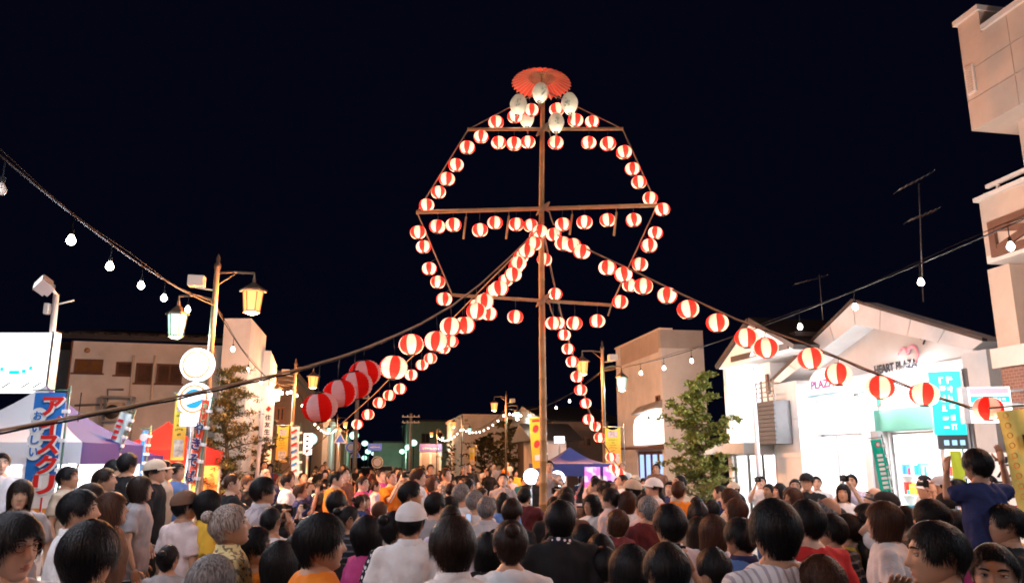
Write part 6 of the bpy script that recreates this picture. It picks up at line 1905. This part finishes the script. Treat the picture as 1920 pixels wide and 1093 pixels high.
N(1040, 930, 8.2, 5, 'person with cropped black hair close to the bamboo pole', 'black', 'short')
N(1145, 914, 8.4, 62, 'person in pink white polo shirt with glasses facing the pole', 'pale pink', 'short', glasses=True, collar='pale pink')
N(1178, 921, 8.3, 58, 'person in pale grey T-shirt and sunglasses with brown shoulder hair', 'pale grey', 'bob', 'brown', glasses=True, sex='f', pitch=14)
N(1110, 926, 8.6, 130, 'person with straight black fringe in white top facing the polo shirt', 'white', 'bob', sex='f')
N(1186, 900, 9.6, 50, 'person in pale cap holding a camera up by the lamp post', 'pale pink', 'crop', cap=('beige', True), pose='camera')
N(1132, 900, 10.2, 30, 'person in blue shirt with brown hair before the pink panels', 'blue', 'short', 'dark brown')
N(1226, 897, 10.0, 100, 'person in white cap with towel round neck by the wooden doors', 'pale pink', 'crop', cap=('white', True))
N(1208, 926, 8.0, 40, 'person with dark hair in pink shirt behind the sunglasses', 'pale pink', 'short')
N(1256, 944, 4.5, 12, 'person with tall black hair in front of the green tree', 'pale pink', 'short')
N(1246, 1013, 3.2, 15, 'child with glossy black hair in blue plaid shirt', 'blue plaid', 'short', pitch=-4)
N(1184, 1020, 4.0, 40, 'child with black bob beside the glossy haired one', 'pale pink', 'bob', sex='f', child=True)
N(1098, 982, 5.6, 60, 'child with short hair behind the black shirted neckband', 'black', 'short', child=True)
N(1126, 1000, 5.4, 20, 'small child with round black hair beside polo shirt', 'white', 'short', child=True)
N(1133, 1024, 5.0, 15, 'smaller child with dark hair and white collar', 'white', 'short', child=True, collar='white')
N(1451, 936, 3.3, 12, 'person with large layered black hair in white pin striped shirt', 'white pin striped', 'shag', pitch=6)
N(1386, 968, 4.6, 25, 'person with black hair in blue shirt with dark collar', 'blue', 'short', collar='navy', pitch=2)
N(1338, 964, 5.2, 30, 'person with long brown hair in pale top', 'pale pink', 'long', 'brown', sex='f', pitch=8)
N(1310, 968, 5.8, 35, 'person with dark brown hair behind the long brown hair', 'white', 'bob', 'dark brown', sex='f')
N(1512, 936, 4.4, 20, 'person with black hair in red and dark shirt beside layered hair', 'red', 'short')
N(1560, 963, 5.3, 35, 'person in black striped sweater with short thinning hair', 'black striped', 'short')
N(1558, 936, 6.0, 70, 'balding person with glasses looking steeply upwards', 'pale grey', 'bald', 'grey', glasses=True, pitch=32)
N(1590, 962, 5.6, 30, 'person with brown hair and yellow shoulder strip', 'yellow', 'short', 'dark brown')
N(1656, 938, 4.9, 62, 'person with reddish brown hair and arm raised behind the neck', 'white', 'bob', 'brown', pose='neck', pitch=4)
N(1625, 942, 5.6, 70, 'person with spiky dark hair facing the reddish brown hair', 'black', 'short', pitch=2)
N(1605, 982, 7.0, 20, 'small child in red shirt reaching up', 'red', 'short', child=True)
N(1748, 973, 3.0, 70, 'person with side swept black hair holding hand to chin', 'white', 'short', pose='chin', pitch=0, yaw=4)
N(1858, 1013, 3.1, 146, 'child with cropped hair looking back over the crowd', 'black', 'crop', pitch=-2)
N(1884, 943, 4.6, 58, 'person with cropped dark hair beside the child with raised arms', 'black', 'crop', pitch=6)
N(1540, 1040, 3.2, 20, 'person with coppery brown hair low before the striped sweater', 'brown', 'short', 'brown')
N(1745, 936, 5.0, 35, 'person with tousled black hair behind the side swept hair', 'grey', 'shag')
N(1700, 948, 5.6, 30, 'person with flat dark hair between brown and tousled heads', 'brown', 'short', 'dark brown')
# child riding on shoulders
carrier = N(1838, 945, 4.75, 30, 'person in magenta shirt carrying a child on the shoulders', 'magenta', 'short', pitch=-6)
cc = P(1830, 839, 4.72)
kid = N(1830, 839, 4.72, 8, 'child in navy shirt riding on shoulders with both arms raised', 'navy', 'short', child=True, pose='sit', zbase=cc.z - 1.20, pitch=4)
# people before the bright shop
for a in ((1512, 888, 11.2, 150, 'person in black T-shirt and cap with folded arms by the shop pillar', 'black', 'crop', 'cross', ('black', True)),
          (1490, 897, 11.6, 160, 'person in white shirt left of the folded arms by the pillar', 'white', 'short', 'down', None),
          (1530, 892, 12.4, 160, 'person in white shirt behind the folded arms', 'white', 'short', 'down', None),
          (1580, 906, 9.8, 150, 'person in white T-shirt standing before the shop door', 'white', 'bob', 'down', None),
          (1596, 888, 11.3, 140, 'person holding a camera to the face at the shop door', 'lavender', 'short', 'camera', None),
          (1640, 913, 8.6, 75, 'bald person in tan shirt before the green banner', 'beige', 'bald', 'down', None),
          (1733, 890, 10.2, 70, 'person with round black hair at the right shop opening', 'white', 'short', 'down', None),
          (1738, 902, 9.4, 80, 'person in pale cap in front of the round black hair', 'white', 'crop', 'down', ('white', True)),
          (1764, 894, 9.0, 78, 'person in dark peaked cap and white shirt looking up', 'white', 'crop', 'down', ('grey', True)),
          (1796, 897, 8.6, 70, 'person in white printed T-shirt raising a small camera', 'white', 'crop', 'camera', None),
          (1428, 892, 13.5, 150, 'person in white shirt pointing a camera at the steep gabled shop', 'white', 'short', 'camera', None),
          (1442, 906, 11.4, 120, 'person with short hair in beige shirt near the tree', 'beige', 'short', 'down', None),
          (1462, 905, 11.0, 110, 'person with glossy black bob near the shop pillar', 'black', 'bob', 'down', None),
          (1482, 912, 10.0, 110, 'person with brown hair turned to the pole near the pillar', 'brown', 'bob', 'down', None),
          (1488, 914, 8.4, 110, 'person with long black hair beside the brown haired one', 'black', 'long', 'down', None),
          (1376, 905, 12.6, 110, 'person in straw hat behind the tree branches', 'beige', 'crop', 'down', ('beige', True)),
          (1370, 916, 8.6, 60, 'person with reddish perm hair before the tree', 'beige', 'shag', 'down', None),
          (1382, 934, 7.4, 70, 'person with black shoulder hair before the reddish perm', 'pale pink', 'bob', 'down', None)):
    N(a[0], a[1], a[2], a[3], a[4], a[5], a[6], {'bald': 'grey'}.get(a[6], 'brown' if 'brown' in a[4] or 'reddish' in a[4] else 'black'), pose=a[7], cap=a[8], sex='f' if a[6] in ('bob', 'long') else 'm', near=a[2] < 9, group='people before the bright shops', pitch=10)
# ---------------------------------------------------------------- the rest of the crowd, placed on the ground
crnd = random.Random(21)
HAIRS_M = ['short', 'short', 'crop', 'shag']; HAIRS_F = ['bob', 'long', 'bob', 'bun', 'shag']
SH = ['white'] * 5 + ['pale pink'] * 1 + ['black'] * 7 + ['grey', 'grey', 'beige', 'orange', 'yellow', 'red', 'navy', 'navy', 'navy', 'brown', 'brown', 'brown', 'blue', 'lavender', 'teal', 'maroon', 'maroon', 'aloha', 'black striped', 'grey dotted', 'magenta']
OBST = [(P(1016, 1000, 12).x, 12.0)] + [(LEFT_POST(y), y) for y in LAMPS_L] + [(RIGHT_POST(y), y) for y in LAMPS_R] + [(P(996, 900, 14.6).x, 14.6), (P(1045, 900, 14.6).x, 14.6)]
def free(x, y, d):
    return all((x - a) ** 2 + (y - b) ** 2 > d * d for a, b in PEOPLE) and all((x - a) ** 2 + (y - b) ** 2 > .16 for a, b in OBST)
def crowd(n, Y0, Y1, px0, px1, zone, group, dmin=.46, hmin=1.5, hmax=1.74, powr=1.):
    made, tries = 0, 0
    while made < n and tries < n * 60:
        tries += 1
        Y = Y0 + (Y1 - Y0) * crnd.random() ** powr; px = crnd.uniform(px0, px1)
        q = P(px, 870, Y)
        if not free(q.x, Y, dmin): continue
        kid = crnd.random() < .12; sex = crnd.choice('mf'); h = crnd.uniform(hmin, hmax) - (.08 if sex == 'f' else 0)
        if kid: h = crnd.uniform(1.2, 1.45)
        gz = ground_z(q.x, Y)
        fc = math.degrees(math.atan2(-(OBST[0][0] - q.x), OBST[0][1] - Y)) + crnd.gauss(0, 22)
        if abs(Y - 12) < 1 and abs(q.x - OBST[0][0]) < .6: continue
        hair = crnd.choice(HAIRS_M if sex == 'm' else HAIRS_F); hc = crnd.choice(['black'] * 6 + ['dark brown'] * 3 + ['brown', 'brown', 'grey'] if not kid else ['black'])
        sh = crnd.choice(SH)
        pose = crnd.choice(['down'] * 6 + ['clasp', 'cross', 'camera', 'phone'])
        yaw = crnd.choice((-24, 0, 0, 24)); pit = crnd.choice((6, 16))
        kind = {'short': 'short', 'crop': 'cropped', 'shag': 'shaggy', 'bob': 'bobbed', 'long': 'long', 'bun': 'pinned up'}[hair]
        lab = '%s with %s %s hair in %s top %s' % ('child' if kid else 'person', kind, hc, sh, zone)
        pose = 'down' if kid else pose
        cp_ = (crnd.choice(['white', 'black', 'beige', 'navy', 'grey']), True) if crnd.random() < .09 and hair in ('short', 'crop') else None
        if cp_: lab = '%s in %s cap and %s top %s' % ('child' if kid else 'person', cp_[0], sh, zone)
        person(0, 0, Y, fc, lab, sh, hair, hc, cap=cp_, sex=sex, pose=pose, yaw=yaw, pitch=pit, child=kid, group=group, crown=Vector((q.x, Y, gz + h)), near=False)
        made += 1
    return made
crowd(8, 3.6, 6.4, 60, 1900, 'packed among nearest rows', 'crowd in the nearest rows', .42, 1.42, 1.58)
crowd(16, 6.4, 9.5, 400, 1330, 'around the bamboo pole', 'crowd around the pole', .45, 1.48, 1.68)
crowd(34, 9.5, 14.5, 420, 960, 'stall side of pole', 'crowd on the stall side', .48, 1.44, 1.8)
crowd(14, 9.0, 13.5, 1060, 1420, 'shop side of pole', 'crowd on the shop side', .48, 1.5, 1.7)
crowd(52, 14.5, 26, 470, 1010, 'far past the pole', 'far crowd past the pole', .55, 1.42, 1.82)
crowd(10, 15, 22, 1080, 1240, 'near the blue tent', 'crowd near the blue tent', .6, 1.5, 1.74)
crowd(36, 26, 46, 560, 960, 'distant under orange lamps', 'distant crowd', .7, 1.52, 1.8)
crowd(8, 5.5, 9, 1560, 1890, 'before the bright shop', 'crowd before the bright shop', .5, 1.5, 1.68)
# cameras and phones in raised hands
CAM_B = MB().box(-.06, .06, -.03, .02, -.04, .04).box(-.02, .025, -.02, .015, .0402, .055).mesh('casing', BLACK)
CAM_L = MB().lathe([(.001, .07), (.025, .07), (.028, .065), (.028, 0)], 14).mesh('lens', METAL_DARK)
PH_B = MB().box(-.026, .026, -.008, .008, -.05, .06).mesh('casing', mat('silver_phone', (.45, .45, .48), .35, .5))
PH_S = MB().box(-.021, .021, -.0102, -.0082, -.01, .052).mesh('screen', mat('phone_screen', (.2, .25, .3), .2, emit=(.5, .7, 1.), es=.25))
for r, pz in HOLD:
    s = r.scale[0]; M = Matrix.Rotation(r.rotation_euler[2], 3, 'Z')
    who = ' '.join(r['label'].split()[:9])
    if pz == 'camera':
        hc = empty('hand_camera', r.location + (M @ Vector((0, .335, 1.64))) * s, 'small black camera held by ' + who, 'camera', 'cameras in the crowd', rz=r.rotation_euler[2])
        obj('casing', CAM_B, hc); obj('lens', CAM_L, hc, (0, .022, 0), (R(-90), 0, 0))
    else:
        hc = empty('mobile_phone', r.location + (M @ Vector((.06, .37, 1.55))) * s, 'small silver phone held by ' + who, 'phone', 'phones in the crowd', rz=r.rotation_euler[2])
        obj('casing', PH_B, hc); obj('screen', PH_S, hc)
    hc.scale = (s,) * 3
bpy.data.scenes.remove(TMP)
